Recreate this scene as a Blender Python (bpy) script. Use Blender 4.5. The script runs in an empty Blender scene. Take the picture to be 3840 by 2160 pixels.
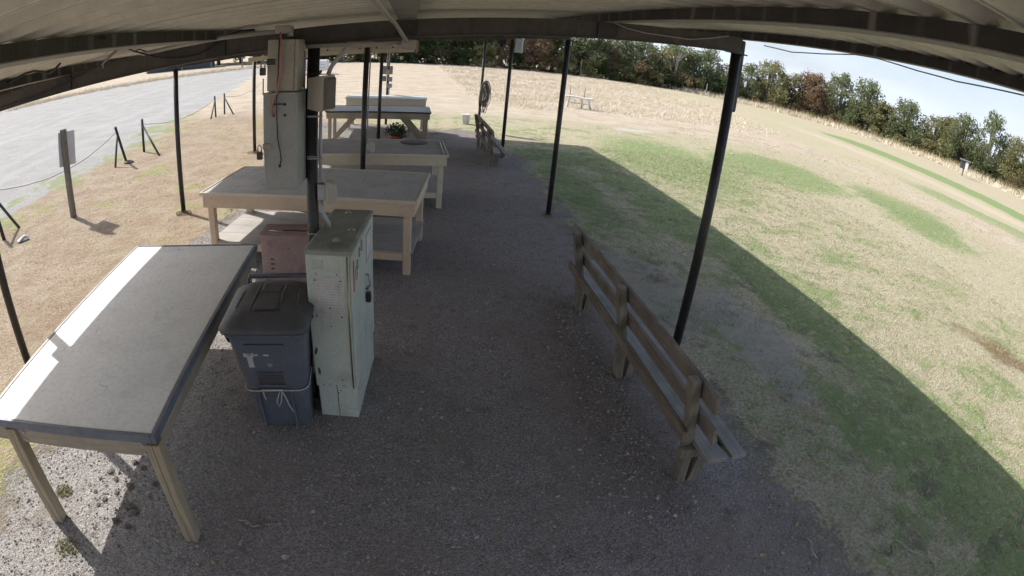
import bpy, math, random
import numpy as np
from mathutils import Matrix, Vector

SC = bpy.context.scene
COL = SC.collection
R = math.radians

# ---------------------------------------------------------------- camera
CAMH = 2.8
PIT, YAW, ROLL = 0.43963, 0.22744, 0.10487
def cam_axis(r, u, f):
    cr, sr = math.cos(ROLL), math.sin(ROLL)
    r, u = r * cr - u * sr, r * sr + u * cr
    cp, sp = math.cos(PIT), math.sin(PIT)
    fh, z = f * cp + u * sp, u * cp - f * sp
    cy, sy = math.cos(YAW), math.sin(YAW)
    return Vector((r * cy + fh * sy, -r * sy + fh * cy, z))
cd = bpy.data.cameras.new('camera')
cam = bpy.data.objects.new('camera', cd)
COL.objects.link(cam)
cam['kind'] = 'helper'
rx, ux, fx = cam_axis(1, 0, 0), cam_axis(0, 1, 0), cam_axis(0, 0, 1)
m3 = Matrix((rx, ux, -fx)).transposed()
cam.matrix_world = Matrix.Translation((0, 0, CAMH)) @ m3.to_4x4()
cd.type = 'PANO'                                    # wide security-camera lens
cd.panorama_type = 'FISHEYE_LENS_POLYNOMIAL'
cd.sensor_width = 36.0
cd.sensor_fit = 'HORIZONTAL'
cd.fisheye_fov = R(170)
cd.fisheye_polynomial_k0 = 0.0
cd.fisheye_polynomial_k1 = -5.24301627e-02
cd.fisheye_polynomial_k2 = 7.16979693e-06
cd.fisheye_polynomial_k3 = -3.66108769e-06
cd.fisheye_polynomial_k4 = 5.90571052e-08
cd.clip_start = 0.05
cd.clip_end = 3000
SC.camera = cam

# ---------------------------------------------------------------- sky, sun, exposure
SHX, SHY = 0.92, -0.607                             # shadow shift per metre of height
SUN_EL = math.atan2(1, math.hypot(SHX, SHY))
SUN_AZ = math.atan2(-SHX, -SHY)
w = bpy.data.worlds.new('World'); SC.world = w; w.use_nodes = True
wt = w.node_tree; wt.nodes.clear()
wo = wt.nodes.new('ShaderNodeOutputWorld'); bg = wt.nodes.new('ShaderNodeBackground')
sky = wt.nodes.new('ShaderNodeTexSky'); sky.sky_type = 'NISHITA'; sky.sun_disc = False
sky.sun_elevation = SUN_EL; sky.sun_rotation = SUN_AZ
sky.air_density = 1.0; sky.dust_density = 2.5; sky.ozone_density = 1.0
tc = wt.nodes.new('ShaderNodeTexCoord'); mp = wt.nodes.new('ShaderNodeMapping')
mp.inputs['Scale'].default_value = (1, 1, 2.8)
cn = wt.nodes.new('ShaderNodeTexNoise'); cn.inputs['Scale'].default_value = 2.6
cn.inputs['Detail'].default_value = 7; cn.inputs['Roughness'].default_value = 0.58
L = wt.links.new
def wm(op, a, b):
    q = wt.nodes.new('ShaderNodeMath'); q.operation = op
    for i, v in enumerate((a, b)):
        if hasattr(v, 'is_output'): L(v, q.inputs[i])
        else: q.inputs[i].default_value = v
    return q.outputs[0]
sx = wt.nodes.new('ShaderNodeSeparateXYZ'); L(tc.outputs['Generated'], sx.inputs[0])
L(tc.outputs['Generated'], mp.inputs['Vector']); L(mp.outputs['Vector'], cn.inputs['Vector'])
veil = wm('MULTIPLY', wm('MAXIMUM', wm('SUBTRACT', cn.outputs['Fac'], 0.24), 0.0), 0.42)      # optical depth of thin cloud
tau = wm('DIVIDE', veil, wm('MAXIMUM', sx.outputs[2], 0.04))
fac = wm('SUBTRACT', 1.0, wm('POWER', 2.71828, wm('MULTIPLY', tau, -1.0)))
cm = wt.nodes.new('ShaderNodeMix'); cm.data_type = 'RGBA'
cm.inputs['B'].default_value = (4.9, 5.4, 6.3, 1)
L(fac, cm.inputs['Factor'])
L(sky.outputs['Color'], cm.inputs['A']); L(cm.outputs['Result'], bg.inputs['Color'])
bg.inputs['Strength'].default_value = 0.132
L(bg.outputs['Background'], wo.inputs['Surface'])

sl = bpy.data.lights.new('sun', 'SUN'); sl.energy = 4.3; sl.angle = R(0.53); sl.color = (1, 0.97, 0.93)
so = bpy.data.objects.new('sun', sl); COL.objects.link(so); so['kind'] = 'helper'
so.rotation_euler = Vector((SHX, SHY, -1)).to_track_quat('-Z', 'Y').to_euler()
so.location = (-30, 20, 40)
vs = SC.view_settings
vs.view_transform = 'Standard'; vs.look = 'None'; vs.gamma = 1; vs.use_curve_mapping = False
vs.exposure = 0.54
SC.render.engine = 'CYCLES'
SC.cycles.use_denoising = True
SC.cycles.max_bounces = 5; SC.cycles.diffuse_bounces = 3; SC.cycles.caustics_reflective = False; SC.cycles.caustics_refractive = False
SC.cycles.use_adaptive_sampling = True; SC.cycles.adaptive_threshold = 0.035
w.cycles.sampling_method = 'MANUAL'; w.cycles.sample_map_resolution = 512

# ---------------------------------------------------------------- helpers
rng = np.random.default_rng(7)
random.seed(7)
def sstep(a, b, x):
    t = np.clip((np.asarray(x, float) - a) / (b - a), 0, 1)
    return t * t * (3 - 2 * t)
def gz(x, y):
    """height of the ground"""
    return -0.17 * sstep(12, 17, y) * sstep(-2, 2, x) - 0.17 * sstep(19, 24, y) * (1 - sstep(-2, 2, x))

def tag(o, label=None, cat=None, group=None, kind=None):
    if label: o['label'] = label
    if cat: o['category'] = cat
    if group: o['group'] = group
    if kind: o['kind'] = kind
    return o
def thing(name, label, cat, loc=(0, 0, 0), rz=0.0, group=None):
    o = bpy.data.objects.new(name, None); COL.objects.link(o)
    o.location = loc; o.rotation_euler = (0, 0, rz); o.empty_display_size = 0.1
    return tag(o, label, cat, group)
def link(name, me, mat=None, parent=None):
    o = bpy.data.objects.new(name, me); COL.objects.link(o)
    if mat is not None and not me.materials: me.materials.append(MAT[mat] if isinstance(mat, str) else mat)
    if parent is not None: o.parent = parent
    return o
def copy_tree(o, parent=None):
    c = o.copy(); COL.objects.link(c); c.parent = parent
    for ch in list(o.children): copy_tree(ch, c)
    return c

class MB:
    """collects shapes, builds ONE mesh"""
    def __init__(s): s.v = []; s.f = []; s.sm = []
    def _add(s, vs, fs, smooth=False, M=None):
        b = len(s.v)
        if M is not None: vs = [tuple(M @ Vector(v)) for v in vs]
        s.v += [tuple(v) for v in vs]
        s.f += [tuple(b + i for i in f) for f in fs]; s.sm += [smooth] * len(fs)
        return s
    def box(s, x0, x1, y0, y1, z0, z1, b=0.0, M=None):
        x0, x1 = min(x0, x1), max(x0, x1); y0, y1 = min(y0, y1), max(y0, y1); z0, z1 = min(z0, z1), max(z0, z1)
        if b <= 0:
            vs = [(x, y, z) for x in (x0, x1) for y in (y0, y1) for z in (z0, z1)]
            return s._add(vs, [(0, 1, 3, 2), (4, 6, 7, 5), (0, 4, 5, 1), (2, 3, 7, 6), (0, 2, 6, 4), (1, 5, 7, 3)], False, M)
        b = min(b, (x1 - x0) * .45, (y1 - y0) * .45, (z1 - z0) * .45)
        X, Y, Z = (x0, x1), (y0, y1), (z0, z1); S = (1, -1); vs = []; idx = {}
        for i in (0, 1):
            for j in (0, 1):
                for k in (0, 1):
                    for a in range(3):
                        p = [X[i] + S[i] * b, Y[j] + S[j] * b, Z[k] + S[k] * b]
                        p[a] = (X, Y, Z)[a][(i, j, k)[a]]
                        idx[i, j, k, a] = len(vs); vs.append(tuple(p))
        fs = []
        for a in range(3):
            o1, o2 = [(1, 2), (2, 0), (0, 1)][a]
            for e in (0, 1):
                q = []
                for (c, d) in ((0, 0), (1, 0), (1, 1), (0, 1)):
                    t = [0, 0, 0]; t[a] = e; t[o1] = c; t[o2] = d; q.append(idx[t[0], t[1], t[2], a])
                fs.append(tuple(q if e else q[::-1]))
            for c in (0, 1):
                for d in (0, 1):
                    t0 = [0, 0, 0]; t0[o1] = c; t0[o2] = d; t1 = list(t0); t1[a] = 1
                    q = (idx[t0[0], t0[1], t0[2], o1], idx[t1[0], t1[1], t1[2], o1], idx[t1[0], t1[1], t1[2], o2], idx[t0[0], t0[1], t0[2], o2])
                    fs.append(q if (c ^ d) == 0 else q[::-1])
        for i in (0, 1):
            for j in (0, 1):
                for k in (0, 1):
                    q = (idx[i, j, k, 0], idx[i, j, k, 1], idx[i, j, k, 2])
                    fs.append(q if (i + j + k) % 2 else q[::-1])
        return s._add(vs, fs, False, M)
    def tube(s, pts, r, n=8, caps=True, smooth=True):
        pts = [Vector(p) for p in pts]; rs = r if isinstance(r, (list, tuple)) else [r] * len(pts)
        vs = []; fs = []; up = None
        for i, p in enumerate(pts):
            d = (pts[min(i + 1, len(pts) - 1)] - pts[max(i - 1, 0)]).normalized()
            if up is None:
                up = d.cross(Vector((0, 0, 1)) if abs(d.z) < .9 else Vector((1, 0, 0))).normalized()
            a = (up - d * up.dot(d)).normalized(); c = d.cross(a); up = a
            for k in range(n):
                t = 2 * math.pi * k / n
                vs.append(tuple(p + (a * math.cos(t) + c * math.sin(t)) * rs[i]))
        for i in range(len(pts) - 1):
            for k in range(n):
                fs.append((i * n + k, i * n + (k + 1) % n, (i + 1) * n + (k + 1) % n, (i + 1) * n + k))
        s._add(vs, fs, smooth)
        if caps:
            b = len(s.v) - len(vs)
            s.f += [tuple(b + k for k in range(n))[::-1], tuple(b + (len(pts) - 1) * n + k for k in range(n))]; s.sm += [False, False]
        return s
    def lathe(s, prof, n=20, c=(0, 0, 0), smooth=True):
        vs = []; fs = []
        for (r, z) in prof:
            for k in range(n):
                t = 2 * math.pi * k / n; vs.append((c[0] + r * math.cos(t), c[1] + r * math.sin(t), c[2] + z))
        for i in range(len(prof) - 1):
            for k in range(n):
                fs.append((i * n + k, i * n + (k + 1) % n, (i + 1) * n + (k + 1) % n, (i + 1) * n + k))
        fs2 = [tuple(range(n))[::-1], tuple((len(prof) - 1) * n + k for k in range(n))]
        b = len(s.v); s._add(vs, fs, smooth); s.f += [tuple(b + i for i in f) for f in fs2]; s.sm += [False, False]
        return s
    def loft(s, rings, smooth=False, caps=True):
        n = len(rings[0]); vs = [p for r in rings for p in r]; fs = []
        for i in range(len(rings) - 1):
            for k in range(n):
                fs.append((i * n + k, i * n + (k + 1) % n, (i + 1) * n + (k + 1) % n, (i + 1) * n + k))
        b = len(s.v); s._add(vs, fs, smooth)
        if caps:
            s.f += [tuple(b + k for k in range(n))[::-1], tuple(b + (len(rings) - 1) * n + k for k in range(n))]; s.sm += [False, False]
        return s
    def mesh(s, name='m'):
        me = bpy.data.meshes.new(name); me.from_pydata(s.v, [], s.f); me.update()
        me.polygons.foreach_set('use_smooth', s.sm)
        return me
    def build(s, name, mat, parent=None): return link(name, s.mesh(name), mat, parent)
def bxm(*a, **k): return MB().box(*a, **k)
def arr_mesh(name, V, F, smooth=False):
    V = np.ascontiguousarray(V, np.float32); F = np.ascontiguousarray(F, np.int32); n, k = F.shape
    me = bpy.data.meshes.new(name); me.vertices.add(len(V)); me.vertices.foreach_set('co', V.ravel())
    me.loops.add(n * k); me.loops.foreach_set('vertex_index', F.ravel())
    me.polygons.add(n); me.polygons.foreach_set('loop_start', np.arange(0, n * k, k, dtype=np.int32))
    me.polygons.foreach_set('loop_total', np.full(n, k, np.int32))
    me.polygons.foreach_set('use_smooth', np.full(n, smooth)); me.update(calc_edges=True)
    return me
def sag(a, b, d, n=12, wob=0):
    a, b = Vector(a), Vector(b); out = []
    for i in range(n + 1):
        t = i / n; p = a.lerp(b, t); p.z -= d * 4 * t * (1 - t)
        if wob and 0 < i < n: p += Vector((random.uniform(-wob, wob), random.uniform(-wob, wob), random.uniform(-wob, wob)))
        out.append(p)
    return out

# ---------------------------------------------------------------- materials
MAT = {}
class NT:
    def __init__(s, name, rough=0.6):
        s.m = bpy.data.materials.new(name); s.m.use_nodes = True; s.t = s.m.node_tree
        NT.last = s; s.b = s.t.nodes['Principled BSDF']; s.b.inputs['Roughness'].default_value = rough; MAT[name] = s.m
    def lk(s, a, b): s.t.links.new(a, b)
    def nd(s, ty, **kw):
        n = s.t.nodes.new(ty)
        for k, v in kw.items():
            if k.startswith('_'): setattr(n, k[1:], v)
            else: s.inp(n, k.replace('__', ' '), v)
        return n
    def inp(s, n, k, v):
        i = n.inputs[k]
        if hasattr(v, 'is_output'): s.lk(v, i)
        else: i.default_value = v
    def coord(s, kind='Object', scale=(1, 1, 1), rot=(0, 0, 0)):
        c = s.nd('ShaderNodeTexCoord'); m = s.nd('ShaderNodeMapping', Vector=c.outputs[kind], Scale=scale, Rotation=rot); return m.outputs[0]
    def pos(s): return s.nd('ShaderNodeNewGeometry').outputs['Position']
    def noise(s, vec, scale, detail=4, rough=.55, out='Fac', dist=0):
        return s.nd('ShaderNodeTexNoise', Vector=vec, Scale=scale, Detail=detail, Roughness=rough, Distortion=dist).outputs[out]
    def voro(s, vec, scale, out='Color', feat='F1'):
        return s.nd('ShaderNodeTexVoronoi', _feature=feat, Vector=vec, Scale=scale).outputs[out]
    def math(s, op, a, b=0.0, c=None):
        n = s.nd('ShaderNodeMath', _operation=op); s.inp(n, 0, a); s.inp(n, 1, b)
        if c is not None: s.inp(n, 2, c)
        return n.outputs[0]
    def rng(s, x, a, b, lo=0.0, hi=1.0, smooth=True):
        n = s.nd('ShaderNodeMapRange', _interpolation_type='SMOOTHSTEP' if smooth else 'LINEAR')
        for k, v in (('Value', x), ('From Min', a), ('From Max', b), ('To Min', lo), ('To Max', hi)): s.inp(n, k, v)
        return n.outputs[0]
    def mix(s, f, a, b, blend='MIX'):
        n = s.nd('ShaderNodeMix', _data_type='RGBA', _blend_type=blend)
        col = lambda v: v if hasattr(v, 'is_output') else (*v, 1)[:4]
        s.inp(n, 'Factor', f); s.inp(n, 'A', col(a)); s.inp(n, 'B', col(b)); return n.outputs['Result']
    def col(s, c): s.inp(s.b, 'Base Color', c if hasattr(c, 'is_output') else (*c, 1)[:4])
    def bump(s, h, strength=.3, dist=.01):
        n = s.nd('ShaderNodeBump', Strength=strength, Distance=dist, Height=h); s.lk(n.outputs[0], s.b.inputs['Normal'])

def dark(c, k): return tuple(x * k for x in c)
def paint(name, c, rough=.5, var=.22, scale=5, metal=0, dirt=None, damt=.5, dscale=3, bump=.08, streak=0):
    n = NT(name, rough); v = n.coord(); f = n.noise(v, scale, 6, .6)
    out = n.mix(n.rng(f, .3, .7), dark(c, 1 - var), dark(c, 1 + var * .6))
    fine = n.noise(v, scale * 14, 3); out = n.mix(n.rng(fine, .35, .75, 0, .25), out, dark(c, .55))
    if streak:
        sv = n.coord(scale=(14, 14, .8)); st = n.noise(sv, 2, 5, .6); out = n.mix(n.rng(st, .52, .75, 0, streak), out, dirt or dark(c, .4))
    if dirt: out = n.mix(n.rng(n.noise(v, dscale, 7, .65), .48, .72, 0, damt), out, dirt)
    n.col(out); n.b.inputs['Metallic'].default_value = metal
    n.lk(n.rng(fine, .2, .8, rough - .12, rough + .15), n.b.inputs['Roughness'])
    if bump: n.bump(n.noise(v, scale * 9, 4), bump, .006)
    return n
def wood(name, c1, c2, axis=1, rough=.75, weather=None, wamt=.4, bump=.35):
    n = NT(name, rough); sc = [16, 16, 16]; sc[axis] = .9
    v = n.coord(scale=sc); g = n.noise(v, 2.2, 7, .65, dist=.6); v2 = n.coord()
    out = n.mix(n.rng(g, .32, .68), c1, c2)
    out = n.mix(n.rng(n.noise(v2, 2.5, 5), .4, .7, 0, .45), out, dark(c1, .6))
    sp = [60, 60, 60]; sp[axis] = 1.6; cr = n.noise(n.coord(scale=sp), 2, 4); out = n.mix(n.rng(cr, .6, .72, 0, .75), out, dark(c1, .3))
    if weather: out = n.mix(n.rng(n.noise(v2, 4, 6, .65), .45, .68, 0, wamt), out, weather)
    n.col(out); n.bump(g, bump, .008); return n
# structure
paint('steel_brown', (.068, .054, .046), .5, .35, 4, dirt=(.14, .115, .095), damt=.45, dscale=5, streak=.35)
n = paint('steel_post', (.022, .020, .020), .42, .3, 6, dirt=(.06, .048, .042), damt=.5, dscale=8)
n.col(n.mix(n.rng(n.noise(n.coord(), 55, 2), .70, .74, 0, .8), n.b.inputs['Base Color'].links[0].from_socket, (.28, .25, .22)))
n = paint('purlin_spotted', (.05, .042, .038), .6, .3, 5)
v = n.coord(scale=(1, 4.7, 1)); st = n.noise(v, 1.0, 5, .7)
base = n.b.inputs['Base Color'].links[0].from_socket
yy = n.nd('ShaderNodeSeparateXYZ', Vector=n.coord()).outputs[1]
fr = n.math('ABSOLUTE', n.math('SUBTRACT', n.math('FRACT', n.math('MULTIPLY', n.math('ADD', yy, 2.55), 5.0)), .5))
drip = n.math('MULTIPLY', n.rng(n.math('ADD', fr, n.math('MULTIPLY', n.math('SUBTRACT', st, .5), .55)), .38, .48), n.rng(n.noise(n.coord(scale=(1, 2.2, 1)), 1.1, 3), .35, .55, .25, 1))
wn = n.nd('ShaderNodeTexWhiteNoise', _noise_dimensions='1D'); n.lk(n.math('FLOOR', n.math('ADD', n.math('MULTIPLY', n.math('ADD', yy, 2.55), 5.0), .5)), wn.inputs['W'])
n.col(n.mix(n.math('MULTIPLY', drip, n.rng(wn.outputs[0], 0, 1, .15, 1.0)), base, (.22, .20, .18)))
paint('flange', (.30, .265, .23), .6, .2, 4, dirt=(.16, .135, .12), damt=.5, dscale=3)
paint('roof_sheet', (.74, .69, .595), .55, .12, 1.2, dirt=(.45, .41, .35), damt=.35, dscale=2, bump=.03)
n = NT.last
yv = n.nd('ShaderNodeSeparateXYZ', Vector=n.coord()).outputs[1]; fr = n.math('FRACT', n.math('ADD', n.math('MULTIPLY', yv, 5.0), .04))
groove_shade_grime = n.math('MULTIPLY', n.rng(fr, .0, .13, 1, 0), n.rng(n.noise(n.coord(scale=(.5, 6, 1)), 1.2, 4), .3, .6, .35, .8))
n.col(n.mix(groove_shade_grime, n.b.inputs['Base Color'].links[0].from_socket, (.27, .235, .19)))  # dark rib lines: groove shade and grime both painted into the sheet
paint('conduit', (.40, .37, .33), .5, .12, 8, bump=.02)
paint('conduit_grey', (.42, .41, .43), .45, .1, 8, bump=.02)
paint('box_beige', (.40, .365, .31), .45, .1, 4, dirt=(.28, .25, .21), damt=.35)
paint('box_grey', (.36, .365, .35), .45, .1, 4, dirt=(.27, .27, .25), damt=.3)
paint('speaker_beige', (.44, .40, .35), .5, .06, 5, bump=.03)
n = paint('speaker_grille', (.17, .135, .125), .6, .1, 5); n.bump(n.voro(n.coord(), 260, 'Distance'), .6, .002)
paint('rubber_black', (.015, .015, .016), .5, .2, 9)
paint('wire_black', (.022, .019, .018), .5, .2, 9, bump=0)
paint('wire_pink', (.50, .22, .19), .5, .15, 9, bump=0)
paint('brass', (.35, .27, .13), .35, .2, 12, metal=.8)
paint('lock_grey', (.06, .06, .06), .35, .2, 12, metal=.6)
# tables
n = paint('top_white', (.83, .825, .79), .48, .05, 2, dirt=(.52, .51, .48), damt=.35, dscale=2.5, bump=.03)
sv = n.noise(n.coord(), 2.2, 2, .5, dist=1.5); sm_ = n.math('MULTIPLY', n.rng(n.math('ABSOLUTE', n.math('SUBTRACT', sv, .5)), 0, .006, 1, 0), n.rng(n.noise(n.coord(), 3.1, 2), .52, .6))
n.col(n.mix(n.math('MULTIPLY', sm_, .55), n.b.inputs['Base Color'].links[0].from_socket, (.30, .29, .28)))
paint('trim_navy', (.155, .17, .20), .5, .25, 6, dirt=(.20, .21, .22), damt=.5, dscale=7)
paint('trim_pale', (.40, .39, .37), .55, .15, 6, dirt=(.2, .2, .2), damt=.4)
wood('wood_tan_x', (.33, .27, .20), (.42, .35, .26), 0, weather=(.25, .22, .18))
wood('wood_tan_y', (.33, .27, .20), (.42, .35, .26), 1, weather=(.25, .22, .18))
wood('wood_tan_z', (.36, .28, .185), (.46, .37, .25), 2, weather=(.27, .22, .16))
n = paint('paint_tan', (.68, .51, .36), .55, .1, 3, dirt=(.33, .25, .17), damt=.3)
n = paint('paint_cream', (.66, .58, .44), .55, .1, 3, dirt=(.38, .32, .23), damt=.35)
paint('tile_grey', (.46, .455, .45), .6, .1, 2, dirt=(.22, .21, .20), damt=.35)
wood('plank_grey', (.32, .31, .305), (.41, .40, .39), 0, weather=(.26, .25, .245), bump=.2)
wood('shelf_grey', (.38, .35, .315), (.46, .425, .38), 0, weather=(.32, .295, .265), bump=.2)
paint('top_slate', (.38, .40, .43), .5, .08, 2, dirt=(.22, .23, .25), damt=.3)
paint('edge_black', (.03, .022, .024), .5, .3, 6)
paint('top_pale_green', (.55, .58, .55), .45, .06, 2, dirt=(.42, .44, .42), damt=.3)
paint('disc_dark', (.085, .08, .072), .6, .2, 6)
# bench
wood('bench_wood', (.165, .125, .095), (.27, .215, .165), 1, .8, weather=(.25, .235, .205), wamt=.75)
wood('bench_wood_grey', (.24, .225, .205), (.38, .36, .335), 1, .8, weather=(.18, .165, .14), wamt=.5)
wood('bench_post', (.185, .155, .115), (.29, .25, .185), 2, .8, weather=(.10, .07, .05), wamt=.5)
# cabinet, can, box
n = paint('cabinet_green', (.57, .585, .50), .5, .08, 3, dirt=(.24, .25, .2), damt=.4, dscale=4, streak=.25)
paint('cabinet_top', (.30, .315, .26), .6, .2, 4, dirt=(.12, .13, .11), damt=.55, dscale=5)
n = paint('notice_paper', (.60, .56, .51), .7, .08, 8, dirt=(.33, .30, .26), damt=.5, dscale=9)
v = n.coord(); wv = n.nd('ShaderNodeTexWave', _bands_direction='Z', Vector=v, Scale=15.0, Distortion=.4)
br = n.noise(n.coord(scale=(60, 1, 12)), 1.4, 3); line = n.math('MULTIPLY', n.rng(wv.outputs['Fac'], .72, .9), n.rng(br, .47, .6))
n.col(n.mix(n.math('MULTIPLY', line, .5), n.b.inputs['Base Color'].links[0].from_socket, (.30, .13, .11)))
paint('paper_white', (.62, .62, .62), .7, .08, 10, dirt=(.4, .4, .4), damt=.4)
paint('sticker_red', (.45, .07, .025), .5, .15, 10)
paint('steel_plain', (.42, .43, .44), .35, .15, 10, metal=.7)
paint('can_body', (.14, .15, .178), .5, .12, 3, dirt=(.13, .12, .12), damt=.35, dscale=5)
paint('can_lid', (.085, .082, .084), .55, .2, 4, dirt=(.12, .105, .095), damt=.5, dscale=5)
paint('rope_white', (.52, .49, .44), .85, .15, 30)
paint('box_pink', (.42, .295, .27), .6, .15, 3, dirt=(.17, .09, .085), damt=.5, dscale=4, streak=.2)
paint('box_pink_top', (.31, .21, .19), .7, .2, 3, dirt=(.11, .07, .065), damt=.5)
# out of the shelter
wood('post_weathered', (.14, .12, .095), (.26, .235, .20), 2, .85, weather=(.09, .08, .065))
paint('sign_white', (.62, .62, .64), .4, .05, 4, dirt=(.45, .45, .46), damt=.3)
paint('fence_post', (.03, .028, .022), .6, .3, 6)
paint('fence_brace', (.05, .07, .055), .6, .3, 6)
paint('rope_dark', (.12, .11, .085), .9, .2, 20, bump=0)
paint('bucket_white', (.68, .68, .70), .45, .05, 6, dirt=(.5, .48, .45), damt=.3)
paint('terracotta', (.42, .115, .045), .65, .12, 6, dirt=(.3, .1, .05), damt=.4)
paint('hose_grey', (.17, .145, .12), .55, .3, 20, dirt=(.3, .28, .26), damt=.55, dscale=12)
wood('bench_pale', (.60, .58, .55), (.74, .72, .69), 0, .8)
paint('shed_dark', (.06, .07, .085), .6, .2, 1)
paint('shed_roof', (.25, .25, .26), .5, .1, 1)
paint('white_gloss', (.75, .75, .76), .35, .04, 1)
paint('meter_grey', (.30, .29, .31), .45, .1, 6)
paint('meter_green', (.17, .22, .18), .5, .1, 6)
paint('meter_yellow', (.60, .55, .34), .5, .1, 6)
paint('bark', (.085, .07, .058), .9, .3, 3, bump=.5)
paint('bark_pale', (.23, .205, .185), .9, .25, 3, bump=.5)
paint('clod', (.17, .14, .115), .95, .3, 12, bump=.5)

# ground: one position-driven colour used by the earth sheet and by everything growing on it
def ground_color(n, zone):
    P = n.pos(); sp = n.nd('ShaderNodeSeparateXYZ', Vector=P); X, Y = sp.outputs[0], sp.outputs[1]
    A = lambda p, q: n.math('ADD', p, q)
    Mu = lambda p, q: n.math('MULTIPLY', p, q)
    Su = lambda p, q: n.math('SUBTRACT', p, q)
    w1 = Su(n.noise(P, .55, 4, .6), .5); w2 = Su(n.noise(P, 2.6, 3, .6), .5)
    Xw = A(X, A(Mu(w1, 1.7), Mu(w2, .75))); Yw = A(Y, A(Mu(w1, -1.9), Mu(w2, .8)))
    fine = n.noise(P, 30, 4, .7); mid = n.noise(P, 5, 4, .62); big = n.noise(P, .9, 4, .6)
    def ragged(m, amt=.8): return n.rng(A(m, Mu(Su(A(Mu(fine, .6), Mu(mid, .4)), .5), amt * 2)), .34, .70)
    def blob(cx, cy, rx, ry, rot=0.0, soft=.5):
        c, s_ = math.cos(rot), math.sin(rot); dx, dy = Su(Xw, cx), Su(Yw, cy)
        a = Mu(A(Mu(dx, c), Mu(dy, s_)), 1 / rx); b = Mu(A(Mu(dx, -s_), Mu(dy, c)), 1 / ry)
        return n.rng(n.math('SQRT', A(Mu(a, a), Mu(b, b))), 1 - soft, 1 + soft, 1, 0)
    def strip(x0, y0, x1, y1, wd):
        L_ = math.hypot(x1 - x0, y1 - y0); nx, ny = (y1 - y0) / L_, -(x1 - x0) / L_
        d = A(Mu(Su(Xw, x0), nx), Mu(Su(Yw, y0), ny)); a = A(Mu(Su(X, x0), -ny), Mu(Su(Y, y0), nx))
        return Mu(n.rng(n.math('ABSOLUTE', d), wd * .6, wd * 1.3, 1, 0), Mu(n.rng(a, -8, 4), n.rng(a, L_ - 8, L_ + 4, 1, 0)))
    hgt = A(Mu(fine, .8), Mu(mid, 1.6))
    def far_colour():
        fc = n.mix(n.rng(n.noise(P, .13, 3, .55), .4, .6), (.43, .365, .265), (.405, .37, .24)); fc = n.mix(n.rng(mid, .45, .7, 0, .45), fc, (.31, .265, .175))
        g2 = n.mix(n.rng(mid, .3, .7), (.13, .225, .075), (.22, .29, .11))
        fc = n.mix(Mu(ragged(strip(26.5, 6, 29.2, 23, 2.0), .5), .7), fc, g2)
        fc = n.mix(Mu(ragged(strip(40.5, 12, 45.5, 48, 3.2), .4), .85), fc, g2)
        return n.mix(Mu(strip(34.0, 12, 37.0, 46, 1.6), .25), fc, (.60, .50, .40))
    def straw_colour():
        st = n.mix(n.rng(big, .35, .65), (.41, .335, .25), (.48, .415, .325)); st = n.mix(n.rng(fine, .5, .7, 0, .35), st, (.32, .25, .165))
        stre = n.noise(n.nd('ShaderNodeMapping', Vector=P, Scale=(.12, 1.1, 1)).outputs[0], 1.0, 4, .6)
        return n.mix(n.rng(stre, .5, .68, 0, .4), st, (.38, .285, .19)), stre
    def lot_mask():
        Xl = A(Xw, Mu(n.math('MAXIMUM', Su(Y, 16.0), 0.0), .17))
        lot = Mu(n.rng(Xl, -8.75, -8.15, 1, 0), n.rng(Su(Yw, Mu(X, 1.5)), 92, 96, 1, 0))
        return ragged(Mu(lot, n.rng(A(Mu(mid, .5), Mu(big, .5)), .60, .70, 1, .5)), .4), Xl
    def lot_colour(stre):
        pc = n.mix(n.rng(big, .35, .65), (.35, .338, .315), (.41, .40, .375)); pc = n.mix(n.rng(fine, .40, .66, 0, .6), pc, (.22, .21, .20)); pc = n.mix(n.rng(stre, .5, .66, 0, .25), pc, (.30, .272, .26))
        pc = n.mix(n.rng(n.noise(P, 14, 4, .7), .48, .66, 0, .45), pc, (.25, .24, .24))
        for x0, x1 in ((-11.2, -13.0), (-12.9, -14.9), (-17.5, -20.5), (-19.2, -22.4)): pc = n.mix(Mu(strip(x0, 2, x1, 55, .32), .22), pc, (.43, .425, .42))
        return pc
    def gravel(col):
        grv = Mu(Mu(n.rng(Xw, -3.45, -2.75), n.rng(Xw, 1.9, 3.7, 1, 0)), n.rng(Yw, 17.8, 19.2, 1, 0))
        cell = n.nd('ShaderNodeSeparateColor', Color=n.voro(P, 105)).outputs[0]
        gc = n.mix(n.rng(cell, .1, .95), (.24, .208, .195), (.44, .39, .37)); gc = n.mix(n.rng(big, .42, .62, 0, .65), gc, (.30, .25, .215))
        gc = n.mix(n.rng(mid, .52, .72, 0, .5), gc, (.19, .16, .15))
        if zone == 'strip': gc = n.mix(n.rng(Xw, -1.9, -.9, .7, 0), gc, n.mix(n.rng(cell, .1, .95), (.28, .27, .25), (.50, .48, .455)))  # paler gravel where the sun reaches: sunlight painted into the colour
        gc = n.mix(n.rng(n.noise(P, 1.6, 5, .7), .57, .70, 0, .65), gc, (.185, .155, .11))
        grv = ragged(grv, .9)
        return n.mix(grv, col, gc), A(Mu(Mu(cell, .9), grv), hgt)
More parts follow.
